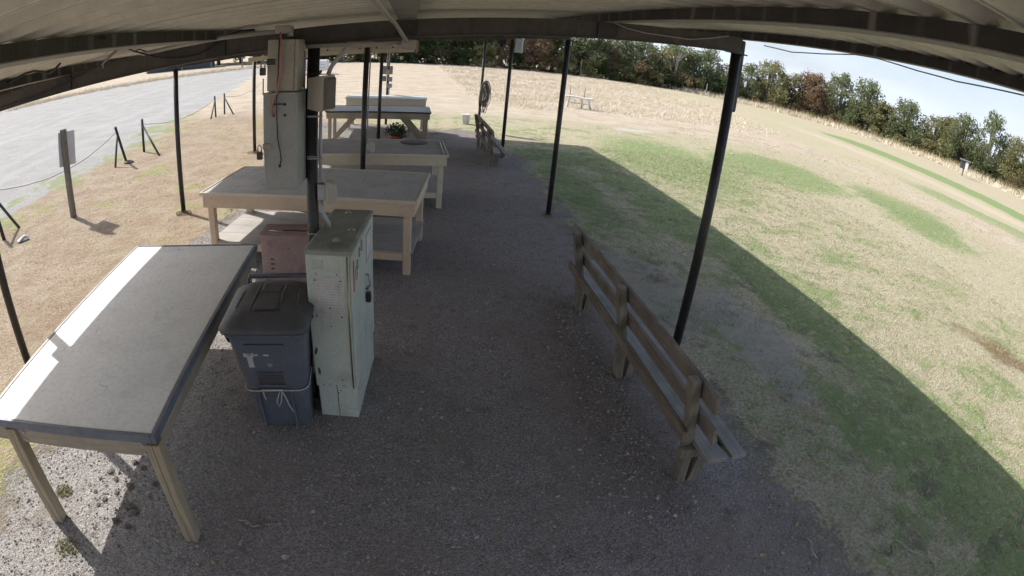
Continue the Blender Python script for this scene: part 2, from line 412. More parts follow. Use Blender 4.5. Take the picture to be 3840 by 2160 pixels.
    if zone == 'lawn':
        lc = n.mix(n.rng(mid, .36, .66), (.41, .36, .235), (.49, .44, .31))
        lc = n.mix(n.rng(fine, .40, .62, 0, .7), lc, (.21, .185, .13))
        lc = n.mix(n.rng(n.noise(P, 95, 3, .7), .52, .72, 0, .45), lc, (.58, .53, .39))
        gr = n.mix(n.rng(fine, .35, .65), (.07, .135, .04), (.185, .275, .085)); gr = n.mix(n.rng(mid, .45, .72, 0, .6), gr, (.34, .345, .16))
        green = Mu(n.rng(A(Mu(big, .65), Mu(mid, .35)), .42, .60, .10, .70), n.rng(X, 8.5, 14, .95, .50))
        for bl in (blob(13.6, 16.5, 3.0, 4.2, -.5, .55), blob(17.2, 12.5, 2.0, 5.0, -.55, .5), blob(5.1, 1.4, 1.15, 2.6, 0, .45), blob(4.6, 14.4, 2.0, 1.6, 0, .6), blob(9.6, 1.0, 1.6, 2.2, 0, .6),
                   blob(5.3, 7.5, .75, 7.5, .03, .6), blob(8.4, 15.5, 2.6, 5, -.2, .8), blob(3.55, 10.6, .7, 3.0, 0, .7)):  # long blob: greener grass that also paints the eave's shade band deeper
            green = n.math('MAXIMUM', green, Mu(bl, n.rng(mid, .30, .52, .45, .95)))
        lc = n.mix(Mu(ragged(green, .9), .8), lc, gr)
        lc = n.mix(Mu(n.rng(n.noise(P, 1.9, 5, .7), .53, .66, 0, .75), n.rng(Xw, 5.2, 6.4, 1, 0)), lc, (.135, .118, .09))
        lc = n.mix(Mu(blob(9.05, 3.4, .35, .9, .3, .5), .8), lc, (.17, .095, .06))
        lc = n.mix(Mu(ragged(blob(4.0, 4.6, .42, 1.5, 0, .5), 1.2), .7), lc, n.mix(fine, (.27, .235, .20), (.45, .405, .37)))
        lc = n.mix(Mu(ragged(blob(3.2, 5.8, .5, 1.3, 0, .6), 1.2), .65), lc, n.mix(fine, (.20, .175, .15), (.40, .36, .32)))
        lc = n.mix(Mu(blob(10.0, 22.3, 1.0, .45, .4, .4), .9), lc, (.46, .43, .38))
        lc = n.mix(n.rng(Y, 21.5, 24.5), lc, straw_colour()[0])
        lc = n.mix(n.rng(X, 17, 22), lc, far_colour())
        return gravel(lc)
    if zone == 'strip':
        og = n.mix(n.rng(n.noise(P, 1.5, 5, .65), .34, .66), (.40, .335, .25), (.31, .235, .165))
        og = n.mix(n.rng(fine, .40, .68, 0, .7), og, (.22, .15, .09)); og = n.mix(n.rng(n.noise(P, 95, 3, .7), .5, .72, 0, .6), og, (.57, .48, .36))
        og = n.mix(Mu(ragged(n.rng(n.noise(P, .7, 5, .7), .50, .66), .8), .7), og, (.28, .28, .12))
        straw, stre = straw_colour(); og = n.mix(n.rng(Y, 20, 24.5), og, straw)
        lot, Xl = lot_mask(); og = n.mix(lot, og, lot_colour(stre))
        edge = Mu(Mu(n.rng(Xl, -10.2, -8.6), n.rng(Xl, -8.2, -7.4, 1, 0)), n.rng(big, .42, .6))
        og = n.mix(Mu(ragged(edge, .8), .8), og, n.mix(fine, (.13, .17, .06), (.34, .35, .17)))
        return gravel(og)
    straw, stre = straw_colour(); col = n.mix(n.rng(X, 20, 30), straw, far_colour())
    lot, Xl = lot_mask(); return n.mix(lot, col, lot_colour(stre)), hgt
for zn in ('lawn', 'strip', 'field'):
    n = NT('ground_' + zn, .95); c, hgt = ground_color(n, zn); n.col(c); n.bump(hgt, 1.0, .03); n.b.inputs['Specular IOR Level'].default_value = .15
def blade_mat(name, c1, c2, c3):
    n = NT(name, .9); ri = n.nd('ShaderNodeNewGeometry').outputs['Random Per Island']
    n.col(n.mix(n.rng(n.noise(n.pos(), 1.1, 3, .6), .44, .60), n.mix(ri, c1, c2), n.mix(ri, c2, c3))); n.b.inputs['Specular IOR Level'].default_value = .1
blade_mat('blades', (.50, .45, .32), (.34, .31, .20), (.19, .25, .09))
blade_mat('blades_dry', (.50, .41, .29), (.38, .28, .185), (.30, .22, .14))
n = NT('straw', .9); ri = n.nd('ShaderNodeNewGeometry').outputs['Random Per Island']; pn = n.noise(n.pos(), .35, 4)
n.col(n.mix(n.rng(pn, .3, .7), n.mix(ri, (.80, .71, .56), (.62, .52, .38)), n.mix(ri, (.84, .78, .65), (.66, .57, .43)))); n.b.inputs['Specular IOR Level'].default_value = .1
n = NT('scrub', .9); ri = n.nd('ShaderNodeNewGeometry').outputs['Random Per Island']
n.col(n.mix(ri, (.42, .33, .18), (.22, .20, .08)))
n = NT('pebble', .85); ri = n.nd('ShaderNodeNewGeometry').outputs['Random Per Island']
n.col(n.mix(ri, (.17, .15, .145), (.43, .39, .38)))
def leaf_mat(name, c1, c2, c3, tr=.48):
    n = NT(name, .8); ri = n.nd('ShaderNodeNewGeometry').outputs['Random Per Island']
    f = n.noise(n.pos(), .55, 4, .6)
    c = n.mix(n.rng(f, .32, .66), n.mix(ri, c1, c2), n.mix(ri, c2, c3)); n.col(c); n.b.inputs['Specular IOR Level'].default_value = .2
    t = n.nd('ShaderNodeBsdfTranslucent', Color=c); ms = n.nd('ShaderNodeMixShader', Fac=tr)
    n.lk(n.b.outputs[0], ms.inputs[1]); n.lk(t.outputs[0], ms.inputs[2]); n.lk(ms.outputs[0], n.t.nodes['Material Output'].inputs[0])
leaf_mat('leaf_green', (.13, .165, .075), (.205, .24, .115), (.28, .30, .165))
leaf_mat('leaf_dark', (.045, .07, .03), (.075, .105, .042), (.11, .14, .06))  # darker leaf copy: shade of the backlit wood put into its colour
leaf_mat('leaf_olive', (.18, .185, .08), (.27, .265, .12), (.35, .33, .17))
leaf_mat('leaf_rust', (.20, .14, .085), (.28, .19, .115), (.31, .23, .145))
leaf_mat('leaf_brown', (.159, .116, .073), (.232, .171, .110), (.171, .171, .079))
leaf_mat('leaf_weed', (.30, .28, .17), (.36, .33, .22), (.25, .27, .14), .2)
leaf_mat('leaf_plant', (.03, .055, .022), (.055, .085, .035), (.085, .115, .05), .2)

# ================================================================ SETTING
xs = np.unique(np.concatenate([np.linspace(-700, -60, 9), np.linspace(-60, -12, 7), np.linspace(-12, 22, 35), np.linspace(22, 140, 9), np.linspace(140, 800, 7)]))
ys = np.unique(np.concatenate([np.linspace(-300, -10, 5), np.linspace(-10, 24.5, 35), np.linspace(24.5, 140, 9), np.linspace(140, 1000, 7)]))
gx, gy = np.meshgrid(xs, ys, indexing='ij'); V = np.stack([gx, gy, gz(gx, gy)], -1).reshape(-1, 3)
ny = len(ys); ii, jj = np.meshgrid(np.arange(len(xs) - 1), np.arange(ny - 1), indexing='ij'); a = (ii * ny + jj).ravel()
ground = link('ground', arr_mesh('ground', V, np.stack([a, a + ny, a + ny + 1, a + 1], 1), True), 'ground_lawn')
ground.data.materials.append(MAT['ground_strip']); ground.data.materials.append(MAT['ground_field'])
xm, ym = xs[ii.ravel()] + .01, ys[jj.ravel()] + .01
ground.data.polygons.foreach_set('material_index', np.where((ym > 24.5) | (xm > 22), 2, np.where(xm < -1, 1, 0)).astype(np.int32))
tag(ground, 'gravel, dry lawn, straw field and pale parking lot', kind='structure')

# ================================================================ SHELTER
XL, XC, XR = -3.914, -0.666, 2.519
YS = [-1.05, 3.833, 8.713, 13.658, 18.603]
SL = 0.0877
zb = lambda x: 2.837 + SL * x                        # underside of rafters
zt = lambda x: 2.965 + SL * x                        # top of rafters
zs = lambda x: 3.027 + SL * x                        # underside of sheets
shelter = thing('shelter', 'long open shelter with dark pipe posts and a corrugated beige roof', 'shelter', (XC, 8.7, 0))
O = Vector((XC, 8.7, 0))
def off(o): o.location = -O; return o
PR = 0.044
for x in (XL, XC, XR):
    for y in YS:
        g0 = float(gz(x, y))
        m = MB().tube([(0, 0, -.15), (0, 0, zb(x) - g0 + .02)], PR, 14)
        o = m.build('post', 'steel_post', shelter); o.location = Vector((x, y, g0)) - O
        cp = bxm(-.075, .075, -.06, .06, zb(x) - g0 - .012, zb(x) - g0 - .002).build('cap_plate', 'steel_post', o)
def slope_box(x0, x1, y0, y1, f0, f1):
    return MB()._add([(x, y, f(x)) for x in (x0, x1) for y in (y0, y1) for f in (f0, f1)],
                     [(0, 1, 3, 2), (4, 6, 7, 5), (0, 4, 5, 1), (2, 3, 7, 6), (0, 2, 6, 4), (1, 5, 7, 3)])
PUR = [2.715, 1.375, -.03, -1.38, -2.74, -3.985]
for y in YS:
    o = off(slope_box(-4.03, 2.535, y - .045, y + .045, zb, zt).build('rafter', 'steel_brown', shelter))
    fl = slope_box(-4.03, 2.535, y - .062, y + .062, lambda x: zb(x) - .001, lambda x: zb(x) + .010); off(fl.build('rafter_flange', 'steel_brown', shelter))
    for x in PUR[1:]:
        m = slope_box(x - .075, x + .075, y - .058, y + .058, lambda q: zb(q) + .012, lambda q: zt(q) - .006); off(m.build('cleat', 'steel_post', shelter))
for x in PUR:
    m = slope_box(x - .05, x + .05, -2.45, 18.92, zt, lambda q: zs(q) - .0015); off(m.build('purlin', 'purlin_spotted', shelter))
    m = slope_box(x - .058, x + .058, -2.45, 18.92, lambda q: zt(q) - .005, lambda q: zt(q) - .0005); off(m.build('purlin_flange', 'flange', shelter))
off(slope_box(2.765, 2.803, -2.55, 19.06, lambda q: zs(q) - .03, lambda q: zs(q) + .034).build('eave_trim', 'steel_post', shelter))
# corrugated sheets: one shared panel
prof = []
pw, nr = 0.8, 4
for k in range(nr):
    y0 = k * pw / nr
    prof += [(y0, 0), (y0 + .018, 0), (y0 + .050, .034), (y0 + .060, .038), (y0 + .130, .038), (y0 + .140, .034), (y0 + .172, 0)]
prof += [(pw + .012, 0)]
xsn = [-4.06, -1.5, .8, 2.763]; V = []; F = []
for th in (0, .002):
    for x in xsn:
        V += [(x, y, zs(x) + z + th) for (y, z) in prof]
npf = len(prof)
for L_ in (0, 1):
    for i in range(len(xsn) - 1):
        for k in range(npf - 1):
            q = [L_ * npf * len(xsn) + i * npf + k, L_ * npf * len(xsn) + (i + 1) * npf + k, L_ * npf * len(xsn) + (i + 1) * npf + k + 1, L_ * npf * len(xsn) + i * npf + k + 1]
            F.append(q if L_ else q[::-1])
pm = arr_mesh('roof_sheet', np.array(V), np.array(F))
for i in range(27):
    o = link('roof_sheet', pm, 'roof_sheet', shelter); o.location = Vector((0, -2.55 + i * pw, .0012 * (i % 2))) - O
# corner angle irons on the long eave beam
# wires stapled under the roof
def wire(name, label, pts, r, mat, group='cables under the shelter roof'):
    o = MB().tube(pts, r, 6).build(name, mat); return tag(o, label, 'cable', group)
wire('cable', 'black cable drooping beside the purlin over the white table end', [(-2.77, 3, 2.763), (-2.64, 3, 2.772), (-2.52, 3, 2.799), (-2.43, 3, 2.804), (-2.36, 3, 2.789), (-2.29, 3, 2.772), (-2.24, 3, 2.793), (-2.2, 3, 2.822)], .0075, 'wire_black')
wire('cable', 'long black cable crossing the purlin down to the rafter face', [(-1.34, 2.4, 2.892), (-1.49, 2.6, 2.857), (-1.86, 3.0, 2.778), (-2.2, 3.55, 2.745), (-2.46, 3.755, 2.735), (-2.64, 3.755, 2.685), (-2.81, 3.755, 2.636), (-3.1, 3.755, 2.593), (-3.48, 3.755, 2.558)], .008, 'wire_black')
wire('cable', 'thin cable sagging over the rafter face toward the electrical boxes', [(-1.30, 2.1, 2.895), (-1.475, 2.5, 2.875), (-1.605, 2.8, 2.858), (-1.9, 3.5, 2.826), (-1.87, 3.755, 2.771), (-1.74, 3.755, 2.744), (-1.62, 3.755, 2.741), (-1.5, 3.755, 2.756), (-1.35, 3.755, 2.833), (-1.26, 3.755, 2.873), (-1.2, 3.755, 2.90), (-1.08, 3.755, 2.90)], .006, 'wire_black')
wire('cable', 'thin wavy cable above the rafter near the electrical boxes', [(-2.03, 3.75, 2.827), (-1.99, 3.75, 2.838), (-1.97, 3.75, 2.828), (-1.91, 3.75, 2.811), (-1.82, 3.75, 2.817), (-1.76, 3.75, 2.827), (-1.7, 3.75, 2.805), (-1.67, 3.75, 2.834), (-1.64, 3.75, 2.828), (-1.56, 3.75, 2.829), (-1.49, 3.75, 2.858)], .005, 'wire_black')
wire('cable', 'grey cable sagging across the rafter between the spotted purlin and the corner post', [(1.388, 3.755, 3.089), (1.507, 3.755, 3.06), (1.651, 3.755, 3.05), (1.789, 3.755, 3.056), (2.026, 3.755, 3.07), (2.217, 3.755, 3.117), (2.376, 3.755, 3.17)], .005, 'conduit')
wire('cable', 'thin cable sagging in loops below the eave against the sky', [(2.70, 3.711, 3.165), (2.74, 3.391, 3.145), (2.74, 3.022, 3.167), (2.74, 2.7, 3.198), (2.74, 2.493, 3.198), (2.74, 2.143, 3.171), (2.74, 1.834, 3.162), (2.74, 1.376, 3.186)], .0045, 'conduit')

# ================================================================ ELECTRICAL ON THE CENTRE POST
def lockset(parent, x, y, z, mat='conduit'):
    bxm(x - .005, x + .055, y - .012, y, z - .018, z + .018, .004).build('hasp', mat, parent)
    l = bxm(x - .045, x - .005, y - .028, y - .004, z - .085, z - .035, .005).build('padlock', 'lock_grey', parent)
    MB().tube([(x - .038, y - .016, z - .04), (x - .038, y - .016, z), (x - .025, y - .016, z + .014), (x - .012, y - .016, z), (x - .012, y - .016, z - .04)], .005, 6).build('shackle', 'steel_plain', l)
t = thing('electrical_box', 'beige metal electrical box with hasp, upper one on the shelter post', 'electrical box', (-.813, 3.62, 2.482))
x0, x1, y0, y1, hh = -.098, .098, -.12, .12, .336
bxm(x0, x1, y0 + .012, y1, 0, hh, .006).build('case', 'box_beige', t)
bxm(x0 - .004, x1 - .022, y0, y0 + .011, .004, hh + .004, .005).build('door', 'box_beige', t)
bxm(x1 - .02, x1 + .003, y0 + .004, y0 + .014, .002, hh + .002, .004).build('door_edge', 'box_beige', t)
lockset(t, x0 - .004, y0, hh * .58, 'lock_grey')
t = thing('electrical_box', 'tall grey metal electrical box with cord holes, below the beige box', 'electrical box', (-.823, 3.675, 1.82))
x0, x1, y0, y1, hh = -.114, .114, -.165, .165, .652
bxm(x0, x1, y0 + .012, y1, 0, hh, .006).build('case', 'box_grey', t)
bxm(x0 - .006, x1 - .004, y0, y0 + .011, .004, hh + .004, .005).build('door', 'box_grey', t)
for (hx, hz) in ((-.055, hh - .075), (.03, hh - .075), (-.05, hh - .145), (.03, hh - .147), (-.01, .165)):
    MB().tube([(hx, y0 - .003, hz), (hx, y0 + .004, hz)], .010, 10).build('cord_hole', 'rubber_black', t)
lockset(t, x0 - .006, y0, .30, 'conduit')
wire('cord', 'thin black cord hanging from the roof into the tall grey electrical box', [(-.83, 3.46, 2.83), (-.832, 3.47, 2.60), (-.842, 3.48, 2.45), (-.846, 3.497, 2.30), (-.840, 3.495, 2.17), (-.822, 3.49, 2.08), (-.818, 3.49, 2.03), (-.833, 3.50, 1.985)], .004, 'wire_black', 'cords on the electrical boxes')
wire('cord', 'pink cord hanging over the beige box into the tall grey box', [(-.825, 3.47, 2.87), (-.818, 3.465, 2.72), (-.815, 3.468, 2.62), (-.835, 3.475, 2.50), (-.868, 3.49, 2.42), (-.882, 3.492, 2.37), (-.872, 3.50, 2.325)], .0075, 'wire_pink', 'cords on the electrical boxes')
wire('cord', 'short black cord looped between two holes of the grey box', [(-.878, 3.508, 2.398), (-.84, 3.490, 2.402), (-.793, 3.508, 2.398)], .004, 'wire_black', 'cords on the electrical boxes')
# speaker
t = thing('speaker', 'beige outdoor loudspeaker with brown grille clamped to the centre post', 'speaker', (-.575, 3.655, 2.335), R(-26))
ring = lambda x, y0, y1, z0, z1: [(x, y0, z0), (x, y1, z0), (x, y1, z1), (x, y0, z1)]
MB().loft([ring(-.075, -.045, .045, .03, .205), ring(-.07, -.06, .06, .012, .222), ring(.035, -.07, .07, 0, .238), ring(.062, -.068, .068, .003, .235)]).build('cabinet', 'speaker_beige', t)
MB().loft([ring(.062, -.060, .060, .012, .226), ring(.083, -.052, .052, .018, .220), ring(.088, -.04, .04, .03, .208)]).build('grille', 'speaker_grille', t)
bxm(-.10, -.02, -.02, .02, .238, .252, .004).build('bracket', 'lock_grey', t)
# conduits
t = thing('conduit', 'beige conduit running along the rafter from the upper box to a junction box', 'conduit', (-.4, 3.70, 2.75))
oo = Vector((-.4, 3.70, 2.75)); rel = lambda pts: [Vector(p) - oo for p in pts]
MB().tube(rel([(-.72, 3.69, 2.768), (-.30, 3.70, 2.781), (-.06, 3.715, 2.797)]), .0145, 10).build('pipe', 'conduit', t)
MB().tube(rel([(-.735, 3.69, 2.7675), (-.70, 3.69, 2.7685)]), .021, 10).build('coupling', 'conduit', t)
MB().tube(rel([(-.42, 3.70, 2.777), (-.24, 3.70, 2.783)]), .021, 10).build('tee', 'conduit', t)
bxm(-.055 - oo.x, .04 - oo.x, -.025 + .01, .055, .002, .072, .005).build('junction_box', 'conduit', t)
MB().tube(rel([(-.02, 3.665, 2.805), (-.06, 3.60, 2.86), (-.105, 3.50, 2.925), (-.118, 3.20, 2.932), (-.12, 2.0, 2.936), (-.12, -1.0, 2.936)]), .0135, 10).build('riser_pipe', 'conduit', t)
MB().tube(rel([(-.40, 3.70, 2.772), (-.44, 3.69, 2.73), (-.48, 3.675, 2.68), (-.515, 3.67, 2.63), (-.535, 3.667, 2.575)]), .015, 10).build('flexible_pipe', 'conduit_grey', t)
wire('cable', 'white loop of wire below the junction box on the rafter', [(-.06, 3.685, 2.77), (-.10, 3.68, 2.785), (-.15, 3.68, 2.77), (-.18, 3.685, 2.755)], .0045, 'rope_white')
t = thing('conduit', 'beige conduit and elbow box under the roof above the electrical boxes', 'conduit', (-1.0, 3.64, 2.85))
oo = Vector((-1.0, 3.64, 2.85))
MB().tube(rel([(-1.95, 3.72, 2.80), (-1.33, 3.66, 2.855), (-.9, 3.64, 2.875)]), .016, 10).build('pipe', 'conduit', t)
bxm(.105, .215, -.045, .05, .012, .066, .008).build('elbow_box', 'conduit', t)
MB().tube(rel([(-.80, 3.63, 2.88), (-.795, 3.63, 2.84)]), .021, 10).build('nipple', 'conduit', t)
t = thing('conduit', 'grey conduit running down the centre post to the green cabinet', 'conduit', (XC + .068, 3.80, 1.45))
oo = Vector((XC + .068, 3.80, 1.45)); X0 = XC + .068
MB().tube(rel([(X0, 3.80, 2.36), (X0, 3.80, 1.79)]), .012, 10).build('pipe', 'conduit_grey', t)
MB().tube(rel([(X0, 3.80, 1.66), (X0 + .005, 3.80, 1.58), (X0 + .03, 3.81, 1.52), (X0 + .05, 3.83, 1.475), (X0 + .05, 3.84, 1.435)]), .015, 10).build('flexible_pipe', 'conduit_grey', t)
for z in (2.28, 1.98): bxm(-.09, .02, -.055, -.035, z - 1.45 - .006, z - 1.45 + .006, .003).build('strap', 'conduit_grey', t)
MB().tube(rel([(XC - .052, 3.785, 2.74), (XC - .052, 3.785, 2.47)]), .008, 8).build('thin_pipe', 'conduit', t)
def outlet(loc, rz, label):
    t = thing('outlet_box', label, 'outlet box', loc, rz, 'weatherproof outlets on the posts')
    bxm(-.03, .03, -.03, .03, -.06, .06, .005).build('box', 'conduit_grey', t)
    MB().loft([[(.03, -.045, -.075), (.03, .045, -.075), (.03, .045, .075), (.03, -.045, .075)], [(.05, -.05, -.085), (.05, .05, -.085), (.05, .05, .085), (.05, -.05, .085)],
               [(.085, -.04, -.09), (.085, .04, -.09), (.095, .04, .06), (.095, -.04, .06)], [(.105, -.03, -.06), (.105, .03, -.06), (.108, .03, .01), (.108, -.03, .01)]]).build('cover', 'speaker_beige', t)
    return t
outlet((XC + .078, 3.80, 1.725), 0, 'grey outlet box with beige bubble cover above the green cabinet')
outlet((XC + .085, 8.70, 1.10), 0, 'small grey outlet box with rounded cover on the pillar by the plank table')
o = MB().tube([(XC + .062, 8.70, 2.70), (XC + .062, 8.70, 1.16)], .011, 8).build('conduit', 'conduit_grey'); tag(o, 'thin grey conduit down the pillar behind the plank table', 'conduit')
# white tie wires round the centre post
for i, (z, lb) in enumerate(((1.985, 'pale wire tied round the centre post beside the tall grey box'), (1.40, 'pale wire tied round the centre post behind the green cabinet'))):
    pts = [(XC + .047 * math.cos(a), 3.833 + .047 * math.sin(a), z + .004 * math.sin(a * 3)) for a in np.linspace(0, 2 * math.pi, 15)]
    tag(MB().tube(pts, .004, 6).build('tie_wire', 'rope_white'), lb, 'wire', 'wires round the centre post')
# conduit on corner post
o = bxm(XR + .046, XR + .092, 3.84, 3.90, 2.56, 3.17, .01).build('conduit', 'steel_post'); tag(o, 'dark conduit strapped to the corner post beside the lawn', 'conduit')
# perforated hanging rail
t = thing('hanging_rail', 'long beige slotted rail hung under the second rafter behind the boxes', 'rail', (-1.28, 9.0, 2.5)); rl = .052
def srail(x0, x1, y0, y1, a, b): return slope_box(x0, x1, y0, y1, lambda x: a + rl * (x + 1.4), lambda x: b + rl * (x + 1.4))
srail(-1.40, 1.36, -.03, .0, .0, .075).build('lower_board', 'paint_cream', t)
srail(-1.05, 1.38, -.012, .025, .078, .205).build('upper_board', 'paint_cream', t)
srail(-1.05, 1.38, -.045, -.0125, .20, .214).build('lip', 'paint_cream', t)
srail(1.38, 1.42, -.05, .03, .0, .19).build('end_plate', 'wood_tan_z', t)
for k in range(9):
    x = -.85 + k * .265; z = .15 + rl * (x + 1.4)
    MB().tube([(x, -.018, z), (x, -.0105, z)], .026, 10).build('bolt_hole', 'rubber_black', t)
    MB().tube([(x, -.018, z - .062), (x, -.0105, z - .062)], .016, 8).build('bolt_hole', 'rubber_black', t)
for x in (-.9, 1.2): bxm(x - .008, x + .008, -.01, .01, .2 + rl * (x + 1.4), zb(x - 1.28) - 2.5 - .005).build('hanger', 'steel_post', t)

# ================================================================ TABLES
# --- near table with dark edge
t = thing('work_table', 'big white-topped table with dark blue edging and bare wood legs, half in sun', 'table', (-2.09, 3.465, 0), R(.9))
hx, hy = .685, 1.40
bxm(-hx + .03, hx - .03, -hy + .03, hy - .03, .865, .899, .003).build('table_top', 'top_white', t)
bxm(hx - .03, hx, -hy, hy, .845, .903, .004).build('edge_trim', 'trim_navy', t)
o = bxm(-hx, -hx + .03, -hy, hy, .845, .903, .004).build('edge_trim', 'trim_pale', t); o['label'] = 'pale edge strip with sunlight painted in'  # pale copy of the navy trim, sunlight put into its colour
bxm(-hx + .03, hx - .03, -hy, -hy + .03, .845, .903, .004).build('edge_trim', 'trim_navy', t)
bxm(-hx + .03, hx - .03, hy - .03, hy, .845, .903, .004).build('edge_trim', 'trim_navy', t)
ax, ay = hx - .025, hy - .025
bxm(-ax, ax - .055, -ay, -ay + .04, .725, .844, .003).build('apron', 'wood_tan_x', t)
bxm(-ax, ax, ay - .04, ay, .725, .844, .003).build('apron', 'wood_tan_x', t)
bxm(ax - .04, ax, -ay + .056, ay - .041, .725, .844, .003).build('apron', 'wood_tan_y', t)
bxm(-ax, -ax + .04, -ay + .041, ay - .041, .725, .844, .003).build('apron', 'wood_tan_y', t)
lm = MB()
lm.box(-.045, -.001, -.045, .045, 0, .84, .005); lm.box(.001, .045, -.045, .045, 0, .84, .005)
lme = lm.mesh('leg')
for (lx, ly) in ((ax - .008, -ay + .008), (-ax + .20, -ay + .012), (ax - .09, ay - .09), (-ax + .20, ay - .09)):
    o = link('leg', lme, 'wood_tan_z', t); o.location = (lx, ly, 0)
for (bx_, by_, ax_) in ((ax - .09, -ay - .003, 'y'), (-ax + .3, -ay - .003, 'y')):
    for z in (.75, .81): MB().tube([(bx_, by_ + .002, z), (bx_, by_ - .004, z)], .011, 8).build('bolt', 'steel_plain', t)

def std_table(name, label, loc, rz, L_, D_, H, top, apron_mat, leg_mat, rim, ah=.16, shelf=None, legs=None, tiles=None, planks=None, over=.03, legw=.09):
    t = thing(name, label, 'table', loc, rz); hx, hy = L_ / 2, D_ / 2; ax, ay = hx - over, hy - over
    if tiles:
        nx, ny_ = tiles; wx, wy = (L_ - .06) / nx, (D_ - .06) / ny_
        for i in range(nx):
            for j in range(ny_):
                o_ = (wx * .5 if j % 2 else 0)
                a = -hx + .03 + i * wx + (o_ if i else 0); b = -hx + .03 + (i + 1) * wx + (o_ if i < nx - 1 else 0)
                c_ = -hy + .03 + j * wy
                bxm(a + .0015, b - .0015, c_ + .0015, c_ + wy - .0015, H - .03, H - .004 + .001 * ((i + j) % 2), .002).build('tile', top, t)
    elif planks:
        wy = (D_ - .06) / planks
        for j in range(planks):
            c_ = -hy + .03 + j * wy; bxm(-hx + .03 + .004 * (j % 3), hx - .03 - .004 * ((j + 1) % 3), c_ + .003, c_ + wy - .003, H - .035, H - .002 * (j % 2), .004).build('plank', top, t)
    else: bxm(-hx + .025, hx - .025, -hy + .025, hy - .025, H - .03, H - .002, .003).build('table_top', top, t)
    for a in ((-hx, hx, -hy, -hy + .025), (-hx, hx, hy - .025, hy), (-hx, -hx + .025, -hy + .025, hy - .025), (hx - .025, hx, -hy + .025, hy - .025)):
        bxm(*a, H - .035, H + .004, .003).build('edge_trim', rim, t)
    z1 = H - .036
    bxm(-ax, ax, -ay, -ay + .038, z1 - ah, z1, .003).build('apron', apron_mat, t); bxm(-ax, ax, ay - .038, ay, z1 - ah, z1, .003).build('apron', apron_mat, t)
    bxm(-ax, -ax + .038, -ay + .039, ay - .039, z1 - ah, z1, .003).build('apron', apron_mat, t); bxm(ax - .038, ax, -ay + .039, ay - .039, z1 - ah, z1, .003).build('apron', apron_mat, t)
    me = bxm(-legw / 2, legw / 2, -legw / 2, legw / 2, 0, z1 - .001, .005).mesh('leg')
    for (lx, ly) in legs or ((ax - .09, -ay + .085), (-ax + .09, -ay + .085), (ax - .09, ay - .085), (-ax + .09, ay - .085)):
        o = link('leg', me, leg_mat, t); o.location = (lx, ly, 0)
    if shelf:
        z, mat = shelf; ny_ = 4; w_ = (2 * ay - .10) / ny_
        for j in range(ny_):
            c_ = -ay + .05 + j * w_; bxm(-ax + .02, ax - .02, c_ + .002, c_ + w_ - .002, z - .02, z, .003).build('shelf_board', mat, t)
        for s in (-1, 1):
            y_ = s * (ay - .06); bxm(-ax + .14, ax - .14, y_ - .019, y_ + .019, z - .115, z - .021, .003).build('shelf_rail', apron_mat, t)
    return t
ang = math.atan2(-.425, 2.825)
t2 = std_table('work_table', 'tan-painted table with grey tiled top and lower shelf behind the green cabinet', (-1.137, 6.985, 0), ang, 2.87, 1.44, .97, 'tile_grey', 'paint_tan', 'paint_tan', 'paint_cream', .165, (.30, 'shelf_grey'), tiles=(7, 4))
for x in (-1.27, 1.25):
    for z in (.80, .89): MB().tube([(x, -.692, z), (x, -.686, z)], .012, 8).build('bolt', 'steel_plain', t2)
t3 = std_table('work_table', 'cream-painted table with weathered grey plank top and round dark patch', (-.69, 9.53, 0), R(1.2), 2.86, 1.42, .95, 'plank_grey', 'paint_cream', 'paint_cream', 'paint_cream', .155, (.30, 'shelf_grey'), planks=9)
t4 = std_table('work_table', 'wooden table with slate top, black rim and diagonal leg braces', (-.75, 15.25, 0), R(.5), 2.86, 1.36, .92, 'top_slate', 'wood_tan_x', 'wood_tan_z', 'edge_black', .17)
for s in (-1, 1):
    for yy in (-.52, .52):
        m = Matrix.Translation((s * .93, yy, .42)) @ Matrix.Rotation(-s * R(42), 4, 'Y')
        bxm(-.055, .055, -.02, .02, -.56, .50, .003, m).build('brace', 'wood_tan_z', t4)
t5 = std_table('work_table', 'beige table with pale sunlit top and deep skirt, farthest in the row', (-.63, 17.85, 0), R(-2.5), 2.6, 1.10, 1.0, 'top_pale_green', 'paint_cream', 'paint_cream', 'top_pale_green', .26, legw=.1)
o = MB().lathe([(.26, 0), (.262, .002), (.258, .004), (.01, .004)], 28).build('flat_disc', 'disc_dark'); o.location = (.18, 9.95, .953); tag(o, 'flat dark round disc lying on the grey plank table', 'mat')  # thin dark disc lying on the planks
o = bxm(-.009, .009, -.66, .66, 0, .012, .003).build('metal_ruler', 'steel_plain'); o.location = (.665, 9.50, .956); tag(o, 'thin metal strip along the end of the plank table', 'strip')

# ================================================================ GREEN CABINET
t = thing('metal_cabinet', 'pale green steel utility cabinet with notice, vents and padlocked door', 'cabinet', (-.455, 3.86, 0), R(-6.2))
cx, cy, ch = .162, .455, 1.43
bxm(-cx + .012, cx - .006, -cy + .012, cy - .012, 0, .295, .005).build('plinth', 'cabinet_green', t)
bxm(-cx, cx - .014, -cy, cy, .297, ch - .038, .006).build('case', 'cabinet_green', t)
MB().loft([[(-cx - .006, -cy - .008, ch - .037), (cx + .008, -cy - .008, ch - .037), (cx + .008, cy + .008, ch - .037), (-cx - .006, cy + .008, ch - .037)],
           [(-cx - .006, -cy - .008, ch - .008), (cx + .008, -cy - .008, ch - .008), (cx + .008, cy + .008, ch - .008), (-cx - .006, cy + .008, ch - .008)],
           [(-cx + .01, -cy + .01, ch), (cx - .012, -cy + .01, ch), (cx - .012, cy - .01, ch), (-cx + .01, cy - .01, ch)]]).build('top', 'cabinet_top', t)
